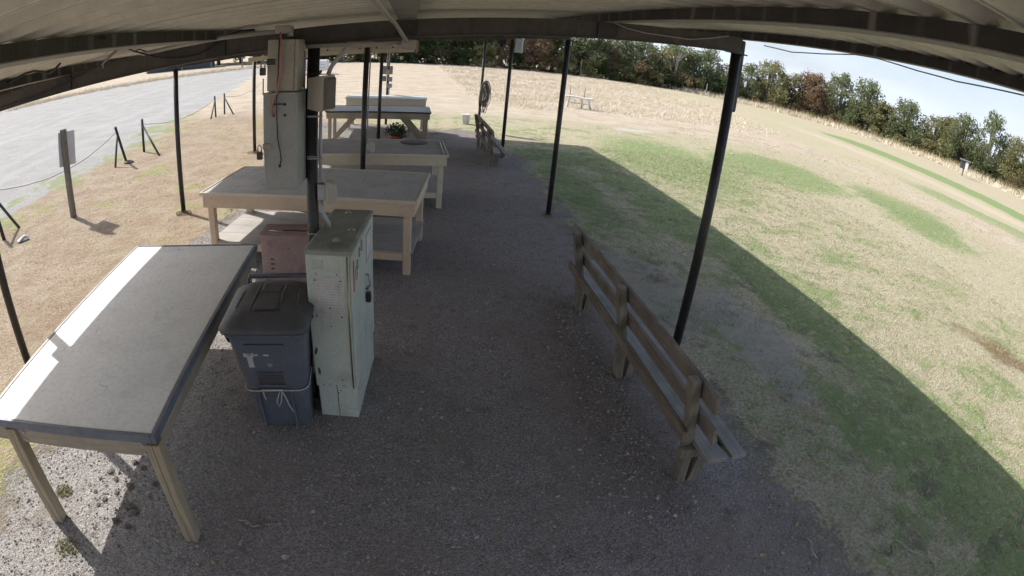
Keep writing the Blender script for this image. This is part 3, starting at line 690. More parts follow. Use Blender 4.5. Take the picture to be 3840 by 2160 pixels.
for (bx_, by_) in ((.02, -.27), (-.02, .35), (.09, -.05)):
    MB().lathe([(.028, 0), (.028, .004), (.014, .005), (.014, .016), (.004, .017)], 12, (bx_, by_, ch)).build('bolt', 'steel_plain', t)
d1 = bxm(cx - .0135, cx + .006, -cy + .012, .014, .31, ch - .045, .004).build('door', 'cabinet_green', t)
d2 = bxm(cx - .0135, cx + .006, .028, cy - .012, .31, ch - .045, .004).build('door', 'cabinet_green', t)
bxm(cx - .0136, cx - .006, .0145, .0275, .31, ch - .045).build('door_gap', 'rubber_black', t)
bxm(cx + .006, cx + .0085, -.41, -.375, 1.10, 1.33).build('sticker', 'sticker_red', d1)
for k, (yy, zz_, r_) in enumerate(((-.30, 1.20, .03), (-.26, 1.25, .022), (-.18, 1.31, .022), (-.09, 1.33, .026))):
    pts = [(cx + .0075, yy + r_ * math.cos(a), zz_ + 1.7 * r_ * math.sin(a)) for a in np.linspace(0, 2 * math.pi, 13)]
    MB().tube(pts, .0035, 5).build('emblem', 'trim_navy', d1)
bxm(cx + .006, cx + .010, .10, .33, 1.10, 1.34).build('label_plate', 'trim_pale', d2); bxm(cx + .0102, cx + .0118, .12, .31, 1.13, 1.32).build('label', 'paper_white', d2)
MB().tube([(cx + .012, .06, 1.03), (cx + .04, .06, 1.02), (cx + .045, .06, .93), (cx + .012, .06, .90)], .009, 8).build('handle', 'steel_plain', d2)
l = bxm(cx + .012, cx + .05, .035, .085, .79, .875, .006).build('padlock', 'lock_grey', t)
MB().tube([(cx + .03, .045, .87), (cx + .03, .045, .915), (cx + .03, .06, .93), (cx + .03, .075, .915), (cx + .03, .075, .87)], .006, 6).build('shackle', 'steel_plain', l)
MB().tube([(cx - .025, -cy - .004, .30), (cx - .025, -cy - .004, ch - .045)], .006, 6).build('hinge', 'brass', t)
for k in range(3):
    z = 1.335 - k * .027; MB().loft([[(-.115, -cy - .001, z), (-.035, -cy - .001, z), (-.035, -cy - .001, z + .018), (-.115, -cy - .001, z + .018)], [(-.112, -cy - .014, z + .001), (-.038, -cy - .014, z + .001), (-.038, -cy - .006, z + .014), (-.112, -cy - .006, z + .014)]]).build('louver', 'cabinet_green', t)
nb = bxm(-.128, .112, -cy - .006, -cy - .0005, .885, 1.235, .002).build('notice_frame', 'cabinet_green', t)
bxm(-.117, .10, -cy - .009, -cy - .0065, .905, 1.222).build('notice', 'notice_paper', nb)
for (sx, sz) in ((-.10, 1.205), (.085, 1.205), (-.10, .925), (.085, .925), (.0, .99)): MB().tube([(sx, -cy - .012, sz), (sx, -cy - .008, sz)], .006, 8).build('screw', 'lock_grey', nb)
for (sx, sz) in ((-.1, .32), (-.05, .325), (.0, .315), (.06, .32), (.05, .37), (.03, .26), (.01, .24), (-.09, 1.25), (.06, 1.25), (.0, .84), (.02, .12)):
    MB().tube([(sx, -cy - .004 + (.012 if sz < .29 else 0), sz), (sx, -cy + .001 + (.012 if sz < .29 else 0), sz)], .005, 6).build('rivet', 'lock_grey', t)
bxm(.0, .004, -cy + .0085, -cy + .0115, .005, .29).build('plinth_seam', 'lock_grey', t)
for (sx, sz, a_) in ((-.145, .93, 14), (-.135, .62, -14), (-.125, .44, 4)):
    MB().lathe([(.011, 0), (.011, .0012)], 10).build('scuff', 'disc_dark', t).matrix_local = Matrix.Translation((sx, -cy - .0005, sz)) @ Matrix.Rotation(R(90), 4, 'X') @ Matrix.Rotation(R(a_), 4, 'Z') @ Matrix.Diagonal((1, 3.2, 1, 1))

# ================================================================ ROLLING TRASH CAN
t = thing('trash_can', 'dark blue-grey rolling trash can with domed lid tied by a white rope', 'trash can', (-.945, 3.46, 0), R(2))
def rr(hx, hy, z, cy=0, r=.07, n=5):
    pts = []
    for (sx, sy, a0) in ((1, 1, 0), (-1, 1, 90), (-1, -1, 180), (1, -1, 270)):
        for k in range(n):
            a = R(a0 + 90 * k / (n - 1)); pts.append((sx * (hx - r) + r * math.cos(a), cy + sy * (hy - r) + r * math.sin(a), z))
    return pts
MB().loft([rr(.205, .20, .0, .04), rr(.215, .215, .02, .035), rr(.235, .25, .38, .005), rr(.262, .30, .74, -.045), rr(.275, .325, .925, -.065), rr(.285, .335, .95, -.07)], True).build('body', 'can_body', t)
MB().loft([rr(.292, .342, .945, -.07), rr(.297, .348, .975, -.07), rr(.285, .335, .985, -.07)], True).build('rim', 'can_body', t)
ld = MB().loft([rr(.318, .365, .982, -.075, .09), rr(.322, .372, 1.005, -.075, .09), rr(.285, .34, 1.03, -.07, .10), rr(.235, .28, 1.065, -.055, .10), rr(.19, .22, 1.078, -.05, .10), rr(.10, .12, 1.082, -.045, .06)], True).build('lid', 'can_lid', t)
for sx in (-.10, .10): MB().tube([(sx * 1.15, -.37, 1.025), (sx * 1.1, -.27, 1.070), (sx, -.05, 1.088), (sx, .14, 1.075)], .010, 6).build('lid_rib', 'can_lid', ld)
for sx in (-.215, .215): MB().tube([(sx * 1.08, -.36, 1.018), (sx * 1.02, -.2, 1.066), (sx * .98, 0, 1.072), (sx, .18, 1.05)], .010, 6).build('lid_rib', 'can_lid', ld)
MB().loft([rr(.09, .10, 1.086, -.17, .02), rr(.08, .09, 1.089, -.17, .02)]).build('lid_panel', 'can_lid', ld)
MB().loft([rr(.08, .07, 1.085, .075, .02), rr(.07, .06, 1.088, .075, .02)]).build('lid_panel', 'can_lid', ld)
MB().tube([(-.25, .25, .96), (-.25, .36, 1.05), (.25, .36, 1.05), (.25, .25, .96)], .021, 8).build('handle_bar', 'can_body', t)
for s in (-1, 1):
    wl = MB().tube([(s * .20, .22, .11), (s * .245, .22, .11)], .11, 18).build('wheel', 'rubber_black', t)
# recessed grip on the front and stickers
fy = lambda z: -.21 - .075 * (z - .02) / .36 * .66 if z < .38 else -.245 - (.345 - .245) * (z - .38) / .36
def on_front(x0, x1, z0, z1, d=.004, nm='sticker', mat='paper_white'):
    y0, y1 = fy(z0), fy(z1)
    return MB().loft([[(x0, y0 - d, z0), (x1, y0 - d, z0), (x1, y0 + .01, z0), (x0, y0 + .01, z0)], [(x0, y1 - d, z1), (x1, y1 - d, z1), (x1, y1 + .01, z1), (x0, y1 + .01, z1)]]).build(nm, mat, t)
on_front(-.155, -.115, .66, .80); on_front(-.175, -.10, .765, .80); on_front(-.095, -.07, .775, .79); on_front(-.03, .01, .775, .787); on_front(-.015, .018, .672, .678); on_front(-.015, .018, .690, .695)
on_front(-.115, .075, .485, .60, .003, 'grip_recess', 'can_lid'); on_front(-.125, .085, .46, .485, .018, 'grip_bar', 'can_body'); on_front(-.115, .085, .60, .61, .012, 'grip_lip', 'can_body')
on_front(-.15, -.135, .03, .46, .010, 'corner_rib', 'can_body'); on_front(.105, .12, .03, .46, .010, 'corner_rib', 'can_body'); on_front(-.15, .13, .865, .885, .012, 'front_lip', 'can_body')
pts = [Vector(p) + Vector(((.006 if p[0] > 0 else -.006), (.006 if p[1] > 0 else -.008), 0)) for p in rr(.242, .265, .42, 0, .07)]
pts = [Vector((p.x * 1.005, p.y, .415 + .20 * max(0, (p.y + .1)) + .12 * max(0, p.x - .12))) for p in pts]; pts.append(pts[0])
MB().tube(pts, .006, 6).build('rope', 'rope_white', t)
MB().tube([(.02, -.275, .42), (.05, -.295, .43), (.035, -.30, .34), (.01, -.298, .29), (.0, -.30, .34), (.03, -.295, .42)], .005, 6).build('rope_bow', 'rope_white', t)
MB().tube([(.05, -.29, .425), (.075, -.30, .37), (.09, -.295, .30), (.115, -.29, .235)], .005, 6).build('rope_end', 'rope_white', t)
MB().tube([(-.10, -.278, .42), (-.095, -.285, .38), (-.085, -.285, .345)], .005, 6).build('rope_end', 'rope_white', t)
MB().tube([(-.11, -.278, .428), (.06, -.292, .436)], .008, 6).build('rope_knot', 'rope_white', t)
m = MB().loft([[(-.30, -.36, .975), (-.20, -.372, .972), (-.2, -.36, .93), (-.28, -.345, .93)], [(-.285, -.35, .90), (-.22, -.352, .89), (-.22, -.34, .87), (-.28, -.335, .87)]]).build('bin_liner', 'rubber_black', t)

# ================================================================ PINK BOX
t = thing('storage_box', 'faded pink-red wooden storage box with slots under the tan table edge', 'box', (-1.40, 6.11, 0), R(-2))
bxm(-.30, .30, -.15, .19, 0, .585, .006).build('case', 'box_pink', t)
bxm(-.306, .306, -.156, .196, .586, .604, .004).build('lid', 'box_pink_top', t)
for k in range(4): bxm(-.19, -.145, -.153, -.146, .085 + k * .062, .103 + k * .062, .003).build('slot', 'rubber_black', t)
MB().tube([(.05, -.153, .42), (.05, -.148, .42)], .008, 8).build('knob', 'rubber_black', t)
o = MB().tube([(-.11, .0, 0), (.12, .0, 0)], .006, 6).build('metal_rod', 'steel_plain'); o.location = (-1.50, 6.02, .612); o.rotation_euler = (0, 0, R(-18)); tag(o, 'short bright metal rod lying on the pink box', 'rod')
o = MB().tube([(-.16, .03, .012), (-.15, .0, .004), (-.05, .005, .006), (.1, -.02, .004), (.2, .0, .008)], .006, 6).build('cord', 'wire_black'); o.location = (-1.28, 6.06, .606); tag(o, 'dark bit of cord lying on the pink box lid', 'cord')

# ================================================================ BENCHES
def bench(loc, y0, y1, ups, label):
    t = thing('park_bench', label, 'bench', loc, 0, 'slatted wooden benches facing the lawn'); ly = loc[1]
    rel_ = lambda y: y - ly
    L0, L1 = rel_(y0), rel_(y1)
    def lean(z): return -.07 - .115 * (z - .36) / .56
    for (x0, x1, off_) in ((-.045, .125, 0), (.175, .305, .01)):
        bxm(x0, x1, L0 + off_, L1 - off_, .365, .405, .005).build('seat_board', 'bench_wood_grey', t)
    def slat(zc, hh_, a, b, mat):
        x = lean(zc) + .075; m = Matrix.Translation((x, 0, zc)) @ Matrix.Rotation(-math.atan2(.115, .56), 4, 'Y')
        bxm(-.018, .018, a, b, -hh_, hh_, .005, m).build('back_slat', mat, t)
    slat(.845, .075, L0 + .05, L1 - .16, 'bench_wood'); slat(.60, .068, L0 + .02, L1 - .22, 'bench_wood')
    x = lean(.44) - .07; m = Matrix.Translation((x, 0, .47)) @ Matrix.Rotation(R(-12), 4, 'Y')
    bxm(-.02, .02, L0 + .20, L1 - .35, -.05, .05, .005, m).build('back_rail', 'bench_wood', t)
    for u in ups:
        uy = rel_(u); a, b = lean(.30), lean(.93); w_ = .038
        MB().loft([[(a - w_, uy - w_, .30), (a + w_, uy - w_, .30), (a + w_, uy + w_, .30), (a - w_, uy + w_, .30)], [(b - w_, uy - w_, .93), (b + w_, uy - w_, .93), (b + w_, uy + w_, .93), (b - w_, uy + w_, .93)]]).build('upright', 'bench_post', t)
        bxm(-.15, .25, uy - .10, uy - .0395, .285, .364, .005).build('seat_bearer', 'bench_post', t)
        for (c0, c1, d0, d1) in ((-.075, -.008, -.105, -.035), (.008, .082, .03, .115)):
            MB().loft([[(c0, uy - .07, -.06), (c1, uy - .07, -.06), (c1, uy + .03, -.06), (c0, uy + .03, -.06)], [(d0, uy - .07, .284), (d1, uy - .07, .284), (d1, uy + .03, .284), (d0, uy + .03, .284)]]).build('leg', 'bench_post', t)
    return t
bench((2.065, 3.9, 0), 2.25, 5.78, (2.52, 3.93, 5.28), 'long weathered wooden bench on the gravel beside the corner post')
bench((2.12, 13.7, float(gz(2.1, 13.7))), 12.2, 15.3, (12.5, 13.75, 15.0), 'weathered wooden bench farther along, below the hanging hose coil')

# ================================================================ SMALL THINGS UNDER AND NEAR THE SHELTER
# coiled hose on the far corner post
t = thing('hose_coil', 'dark coiled hose hanging from the far corner post', 'hose', (XR + .06, 18.55, 1.55))
for k in range(15):
    ra = random.uniform(.03, .17); rb = random.uniform(.36, .56); ox = random.uniform(-.03, .12); oy = random.uniform(-.10, .0); pts = []
    for a in np.linspace(0, 2 * math.pi, 19): pts.append((ox + ra * math.sin(a) + random.uniform(-.012, .012), oy + .04 * math.sin(a + k), -rb + .02 * k * .3 + rb * math.cos(a) * (1.0)))
    MB().tube(pts, .0125, 6, False).build('loop', 'hose_grey', t)
bxm(-.06, .06, -.05, .0, -.03, .03, .006).build('hanger', 'steel_post', t)
g0 = float(gz(2.15, 20.2))
t = thing('bucket', 'white plastic bucket on the dry grass beyond the far bench', 'bucket', (2.24, 20.2, g0))
MB().lathe([(.125, 0), (.135, .02), (.15, .33), (.158, .335), (.158, .35), (.150, .352)], 24).build('body', 'bucket_white', t)
MB().lathe([(.158, .352), (.163, .356), (.163, .375), (.15, .38), (.145, .372), (.01, .372)], 24).build('lid', 'bucket_white', t)
MB().tube([(.155, 0, .30), (.17, -.08, .2), (.1, -.16, .13), (0, -.18, .11), (-.1, -.16, .13), (-.17, -.08, .2), (-.155, 0, .30)], .005, 6).build('handle', 'steel_plain', t)
t = thing('potted_plant', 'leafy green plant in an orange clay pot under the slate table', 'plant', (-.21, 14.3, 0))
MB().lathe([(.12, 0), (.165, .27), (.18, .27), (.185, .33), (.165, .335), (.15, .30), (.01, .30)], 24).build('pot', 'terracotta', t)
def leaf_cloud(npt, R0, c, leaf, seed, squash=(1, 1, 1), shell=.5):
    r_ = np.random.default_rng(seed); d = r_.normal(size=(npt, 3)); d /= np.linalg.norm(d, axis=1)[:, None]
    rad = R0 * (shell + (1 - shell) * r_.random(npt) ** .5)
    P = d * rad[:, None] * np.array(squash) + np.array(c); return P, d, r_
def leaf_quads(P, nrm, sz, r_, flat=.5):
    n_ = len(P); a = r_.normal(size=(n_, 3)); a = a * (1 - flat) + nrm * flat + r_.normal(size=(n_, 3)) * .25
    a /= np.linalg.norm(a, axis=1)[:, None] + 1e-9
    t1 = np.cross(a, r_.normal(size=(n_, 3))); t1 /= np.linalg.norm(t1, axis=1)[:, None] + 1e-9; t2_ = np.cross(a, t1)
    s1 = (sz * (.55 + .9 * r_.random(n_)))[:, None]; s2 = s1 * (.45 + .35 * r_.random(n_))[:, None]
    V = np.stack([P - t1 * s1, P - t2_ * s2 + a * s2 * .3, P + t1 * s1, P + t2_ * s2 + a * s2 * .3], 1).reshape(-1, 3)
    return V, np.arange(n_ * 4).reshape(-1, 4)
P1, d1_, r_ = leaf_cloud(520, .27, (0, 0, .46), .05, 3, (1.3, 1.1, .80), .15); P1[:, 2] -= .35 * (P1[:, 0] ** 2 + P1[:, 1] ** 2); V, F = leaf_quads(P1, d1_, .03, r_)
link('foliage', arr_mesh('foliage', V, F), 'leaf_plant', t)
st = MB()
for k in range(9):
    a = k * .7; st.tube([(.04 * math.cos(a), .04 * math.sin(a), .29), (.14 * math.cos(a), .14 * math.sin(a), .5), (.2 * math.cos(a), .2 * math.sin(a), .64)], .006, 5)
st.build('stems', 'leaf_plant', t)
# service boxes on the far centre post
t = thing('meter_box', 'grey meter boxes and switches mounted on the far centre post', 'electrical box', (XC, 18.55, 1.2))
bxm(-.18, -.02, -.10, -.01, .50, .78, .008).build('panel', 'meter_grey', t); bxm(.05, .15, -.10, -.01, .50, .78, .008).build('panel', 'meter_grey', t)
bxm(-.175, -.05, -.12, -.01, .26, .44, .008).build('green_box', 'meter_green', t); bxm(-.06, .03, -.14, -.045, .46, .66, .008).build('yellow_box', 'meter_yellow', t)
bxm(.0, .15, -.09, .0, .25, .41, .01).build('switch_box', 'meter_grey', t); bxm(-.01, .15, -.09, .0, .04, .18, .01).build('switch_box', 'meter_grey', t)
MB().tube([(.0, -.06, .78), (.02, -.06, 1.4)], .02, 8).build('conduit', 'conduit', t); MB().tube([(-.05, -.06, .78), (-.05, -.06, 1.4)], .016, 8).build('conduit', 'conduit', t); MB().tube([(.06, -.05, .04), (.06, -.05, -.2)], .02, 8).build('conduit', 'conduit', t)
# white box on third corner post
t = thing('lamp_box', 'pale flat box fixed near the top of the third lawn-side post', 'box', (XR + .155, 13.66, 2.72))
bxm(-.10, .10, -.06, .06, 0, .36, .01).build('case', 'trim_pale', t); bxm(.085, .106, -.064, .064, -.005, .365, .004).build('door_edge', 'white_gloss', t); bxm(-.115, -.10, -.02, .02, .12, .24).build('bracket', 'steel_post', t)

# sign
t = thing('sign', 'white sign panel on a weathered wooden post, seen from behind', 'sign', (-6.40, 8.70, 0), R(-14))
bxm(-.052, .052, -.05, .05, -.1, 1.66, .008).build('post', 'post_weathered', t)
m = Matrix.Rotation(R(-4), 4, 'X'); bxm(-.075, -.056, -.20, .24, .97, 1.60, .004, m).build('panel', 'sign_white', t)
# rope fence
def fpost(label, foot, brace, h, lean=(0, 0), bm='fence_brace'):
    g_ = float(gz(foot[0], foot[1])); t = thing('fence_post', label, 'fence post', (foot[0], foot[1], g_), 0, 'braced posts of the rope fence along the parking lot')
    MB().tube([(0, 0, -.08), (lean[0], lean[1], h)], .038, 8).build('post', 'fence_post', t)
    if brace: MB().tube([(brace[0] - foot[0], brace[1] - foot[1], -.05), (lean[0] * .8, lean[1] * .8, h * .82)], .030, 8).build('brace', bm, t)
    return Vector((foot[0] + lean[0] * .9, foot[1] + lean[1] * .9, g_ + h * .86))
f1 = fpost('braced fence post at the lot edge nearest the white-topped table', (-7.43, 7.60), (-7.53, 8.26), 1.0, (-.42, .25))
f2 = fpost('fence post leaning against its brace beside a small stone', (-7.64, 13.33), (-7.64, 12.64), 1.02, (-.05, -.42))
f3 = fpost('straight fence post with a brace sloping toward the shelter', (-7.655, 14.47), (-6.76, 13.76), .95)
f4 = fpost('fence post and green brace crossing, next pair along the rope', (-7.885, 21.62), (-7.78, 20.67), .87, (-.02, -.06))
f5 = fpost('fence post with a brace to its far side beyond the crossed pair', (-7.90, 22.80), (-7.35, 22.5), .90)
f6 = fpost('farthest slim fence post seen past the electrical boxes', (-8.30, 30.9), None, .95)
for a, b, s_, lb in ((f1, f2, .36, 'sagging rope from the nearest fence post to the leaning post'), (f3, f4, .30, 'slack rope from the straight post to the crossed pair'), (f5, f6, .3, 'rope between the two farthest fence posts')):
    tag(MB().tube(sag(a, b, s_, 18, .012), .0065, 6).build('rope', 'rope_dark'), lb, 'rope', 'ropes of the fence')
def rock(name, label, loc, s, mat='clod', group=None):
    r_ = np.random.default_rng(int(abs(loc[0] * 1000 + loc[1] * 77)))
    m = MB(); n1, n2 = 7, 5; prof_ = [(math.sin(math.pi * (k + .5) / n2), -math.cos(math.pi * (k + .5) / n2)) for k in range(n2)]
    m.lathe([(a * s, b * s * .45) for a, b in prof_], n1)
    m.v = [(x * (.55 + .9 * r_.random()), y * (.5 + .9 * r_.random()), z * (.7 + .6 * r_.random()) + s * .22) for (x, y, z) in m.v]; m.sm = [False] * len(m.f)
    o = m.build(name, mat); o.location = loc; o.rotation_euler = (0, 0, r_.random() * 6); return tag(o, label, 'stone', group)
rock('stone', 'brown stone at the foot of the leaning fence post', (-7.45, 13.1, 0), .13)
rock('stone', 'pale flat stone near the nearest fence post', (-6.85, 7.55, 0), .12, 'trim_pale')

# concealed under T1: clods in the sunlit gravel
for (x, y, s_) in ((-2.28, 2.62, .030), (-2.20, 2.55, .026), (-2.33, 2.40, .018), (-2.05, 2.50, .034), (-2.14, 2.42, .022), (-2.22, 2.34, .024), (-1.98, 2.31, .045), (-1.92, 2.26, .036), (-1.85, 2.55, .028), (-2.05, 2.16, .03), (-1.93, 2.12, .028), (-2.25, 2.28, .02), (-1.95, 1.95, .014), (-2.1, 2.75, .032), (-2.0, 2.70, .026)):
    rock('dirt_clod', 'small dark dirt clod on the sunlit gravel between the white table legs', (x, y, 0), s_, 'clod', 'dirt clods under the white-topped table')

# field bench with two rods
g0 = float(gz(9.4, 29.5))
t = thing('field_bench', 'bleached wooden stand with two upright rods at the tall grass edge', 'bench', (9.55, 29.6, g0), R(-12))
bxm(-.78, .05, -.25, .2, .60, .67, .006).build('top_board', 'bench_pale', t); bxm(.07, .78, -.30, .15, .56, .63, .006).build('top_board', 'bench_pale', t)
for (x, l_) in ((-.52, -.1), (.18, .02), (.55, .16)):
    MB().loft([[(x + l_ - .06, -.1, -.02), (x + l_ + .06, -.1, -.02), (x + l_ + .06, .02, -.02), (x + l_ - .06, .02, -.02)], [(x - .05, -.1, .60), (x + .05, -.1, .60), (x + .05, .02, .60), (x - .05, .02, .60)]]).build('leg', 'bench_pale', t)
bxm(-.5, .5, -.06, -.03, .25, .31, .004).build('stretcher', 'bench_pale', t)
for x in (-.52, .30): MB().tube([(x, .05, .6), (x, .05, 1.25)], .018, 6).build('rod', 'post_weathered', t)

# ================================================================ FAR THINGS
t = thing('storage_shed', 'dark metal shed with open doorway at the far side of the parking lot', 'shed', (-33.5, 76.5, -.17), R(12))
bxm(-5, 5, -1.5, 1.5, 0, 2.3).build('wall', 'shed_dark', t); bxm(-5.2, 5.2, -1.8, 1.7, 2.3, 2.5).build('roof', 'shed_roof', t); bxm(-1.0, .2, -1.56, -1.505, 0, 1.9).build('door', 'rubber_black', t)
for x in (-4.9, .5, 4.9): bxm(x - .1, x + .1, -1.58, -1.505, 0, 2.29).build('corner_trim', 'shed_roof', t)
t = thing('utility_trailer', 'bright white low trailer parked beyond the lot, glimpsed past the centre post', 'trailer', (-8.9, 49.8, -.17))
bxm(-1.6, 1.6, -.8, .8, .35, 1.3, .06).build('body', 'white_gloss', t); bxm(-1.45, 1.45, -.815, -.802, .62, .66).build('panel_line', 'meter_grey', t); bxm(-1.45, 1.45, -.815, -.802, .9, .93).build('panel_line', 'meter_grey', t)
for x in (-.9, .9): MB().tube([(x, -.78, .28), (x, -.6, .28)], .28, 16).build('wheel', 'rubber_black', t)
t = thing('nest_box', 'small dark nest box with white face in front of the far trees', 'nest box', (62.5, 38.0, -.17), R(-55))
bxm(-.55, .55, -.45, .45, .9, 1.9, .03).build('case', 'shed_dark', t); bxm(.10, .50, -.5, -.455, .8, 1.8).build('face', 'white_gloss', t); bxm(-.75, .75, -.6, .6, 1.9, 2.02).build('roof', 'shed_roof', t); bxm(-.08, .08, -.08, .08, 0, .9).build('pole', 'post_weathered', t)
for (x, y, h_, lb) in ((24.9, 78.0, 2.6, 'slim grey pole before the dark wood, ahead of the second lawn-side post'), (46.0, 77.0, 2.0, 'short grey stake before the low rusty shrubs'), (-9.0, 76, 2.2, 'slim pale stake in front of the wood behind the loudspeaker'), (-20.5, 66, 1.8, 'slim grey stake on the far rim of the parking lot')):
    tag(MB().tube([(x, y, -.2), (x, y, h_ - .17)], .09, 6).build('stake', 'bark_pale'), lb, 'stake', 'stakes at the field edge')

# ---- trees
def make_crown(seed, Rw, H, lobes, nq, leaf, low=.10):
    """leaf clumps through many small overlapping lobes, uneven outline, gaps"""
    r_ = np.random.default_rng(seed); Vs = []; Fs = []; b = 0; cs = []
    for k in range(lobes):
        zf = low + (.93 - low) * ((k + r_.random()) / lobes); prof_ = math.sin(math.pi * min(1, .20 + .80 * zf ** .8)) ** .6
        a = 2.4 * k + r_.random(); rr_ = Rw * prof_ * (.25 + .60 * r_.random()); rl_ = Rw * (.17 + .20 * r_.random()) * (1.15 - .35 * zf)
        cs.append((rr_ * math.cos(a), rr_ * math.sin(a), H * zf, rl_))
    wsum = sum(c[3] ** 2 for c in cs)
    for (x, y, z, rl_) in cs:
        nn = int(nq * rl_ ** 2 / wsum); P, d, _ = leaf_cloud(nn, rl_, (0, 0, 0), leaf, seed * 31 + b % 997, (1.08, 1.08, .78), .25)
        P = P + r_.normal(size=P.shape) * rl_ * .2; P += np.array((x, y, z)); keep = P[:, 2] > .05; P, d = P[keep], d[keep]
        hsh = np.sin(P[:, 0] * 3.1 + seed) * np.sin(P[:, 1] * 3.3) * np.sin(P[:, 2] * 3.7 + seed); k_ = hsh < .35; P, d = P[k_], d[k_]
        V, F = leaf_quads(P, d, leaf, r_, .3); Vs.append(V); Fs.append(F + b); b += len(V)
    return np.concatenate(Vs), np.concatenate(Fs), cs
def make_tree(seed, Rw, H, lobes, nq, leaf, mat, bark='bark'):
    V, F, cs = make_crown(seed, Rw, H, lobes, nq, leaf, .12 + .10 * (seed % 3)); tm = MB(); r_ = random.Random(seed)
    tm.tube([(0, 0, -.3), (r_.uniform(-.1, .1), r_.uniform(-.1, .1), H * .2), (r_.uniform(-.25, .25), r_.uniform(-.25, .25), H * .45), (r_.uniform(-.3, .3), 0, H * .75)], [.30, .25, .17, .06], 7)
    for (x, y, z, rl_) in cs: tm.tube([(0, 0, H * .22), (x * .45, y * .45, z * .62), (x * .95, y * .95, z + rl_ * .5)], [.14, .10, .035], 5)
    cm_ = arr_mesh('crown', V, F); cm_.materials.append(MAT[mat]); tme = tm.mesh('trunk'); tme.materials.append(MAT[bark]); return cm_, tme
KIND = {'green': ('leaf_green', 'leafy green oak'), 'dark': ('leaf_dark', 'dark shaded oak'), 'olive': ('leaf_olive', 'olive-tinged oak'), 'rust': ('leaf_rust', 'rust-brown oak'), 'brown': ('leaf_brown', 'dull brown oak')}
protos = {}
sd = 1
for kd in KIND:
    protos[kd] = []
    for v_ in range(3):
        sd += 1; protos[kd].append(make_tree(sd, 3.9 + .4 * v_, 8.8, 18 + v_ * 5, 5600, .165, KIND[kd][0], 'bark_pale' if v_ == 1 else 'bark'))
ORD = ['first', 'second', 'third', 'fourth', 'fifth', 'sixth', 'seventh', 'eighth', 'ninth', 'tenth', 'eleventh', 'twelfth', 'thirteenth', 'fourteenth', 'fifteenth', 'sixteenth', 'seventeenth', 'eighteenth', 'nineteenth', 'twentieth', 'twenty-first', 'twenty-second', 'twenty-third', 'twenty-fourth', 'twenty-fifth']
tr_ = random.Random(5)
def tree(kd, x, y, s, sz, label, group, var=None):
    c, tk = protos[kd][tr_.randrange(3) if var is None else var]; t = thing('oak_tree', label, 'tree', (x, y, -.17), tr_.uniform(0, 6.28), group); t.scale = (s, s, sz)
    link('trunk', tk, None, t); link('crown', c, None, t)
# row straight ahead (Y about 82)
ahead = ['dark', 'dark', 'green', 'dark', 'dark', 'green', 'dark', 'dark', 'dark', 'dark', 'green', 'dark', 'dark', 'rust', 'green', 'green', 'brown', 'green', 'green', 'olive', 'green', 'green']
x = -30.0
for i, kd in enumerate(ahead):
    hgt_ = tr_.uniform(1.05, 1.25) if x < 26 else tr_.uniform(.84, .98)
    if i in (16, 19): hgt_ *= .8
    tree(kd, x, 83 + tr_.uniform(-1.5, 1.5), tr_.uniform(.95, 1.15), hgt_, '%s of the wood straight ahead, %s counted from the lot' % (KIND[kd][1], ORD[i]), 'trees of the wood straight ahead'); x += tr_.uniform(3.3, 4.1)
# row along the field's side, from the far corner towards the camera
side = ['green', 'olive', 'green', 'olive', 'olive', 'rust', 'rust', 'green', 'green', 'olive', 'green', 'olive', 'olive', 'green', 'green', 'olive', 'brown', 'green', 'olive', 'green', 'green', 'olive', 'dark', 'green']
path = [(50, 84), (60, 80), (68, 74), (74, 64), (78, 55), (80, 45), (82, 36), (88, 28), (96, 22)]
pp = []
for (a, b) in zip(path[:-1], path[1:]):
    nseg = max(2, int(math.dist(a, b) / 3.3))
    for k in range(nseg): f = k / nseg; pp.append((a[0] + (b[0] - a[0]) * f, a[1] + (b[1] - a[1]) * f))
for i, kd in enumerate(side):
    x_, y_ = pp[min(i, len(pp) - 1)]; big_ = {0: .95, 3: 1.0, 7: 1.1, 8: 1.1, 13: 1.0, 14: 1.2, 15: .95}.get(i, tr_.uniform(.62, .95))
    if kd == 'rust': big_ = .93
    tree(kd, x_ + tr_.uniform(-1, 1), y_ + tr_.uniform(-1, 1), tr_.uniform(.8, 1.12), big_, '%s of the line beside the field, %s from the far corner' % (KIND[kd][1], ORD[i]), 'trees of the line beside the field')
# bare tree against the sky
tm = MB(); r2 = random.Random(4)
def twig(p, d, l, r, depth):
    q = p + d * l; tm.tube([p, p.lerp(q, .5) + Vector((r2.uniform(-.05, .05) * l, r2.uniform(-.05, .05) * l, 0)), q], [r, r * .8, r * .6], 5, False)
    if depth:
        for k in range(3 if depth > 1 else 2):
            dd = (d + Vector((r2.uniform(-.7, .7), r2.uniform(-.7, .7), r2.uniform(-.1, .5)))).normalized(); twig(p.lerp(q, r2.uniform(.55, 1)), dd, l * r2.uniform(.5, .75), r * .55, depth - 1)
twig(Vector((0, 0, -.2)), Vector((0, 0, 1)), 3.6, .16, 4)
o = tm.build('bare_tree', 'bark_pale'); o.location = (41.5, 80, -.17); tag(o, 'leafless pale tree between two green oaks against the sky', 'tree')
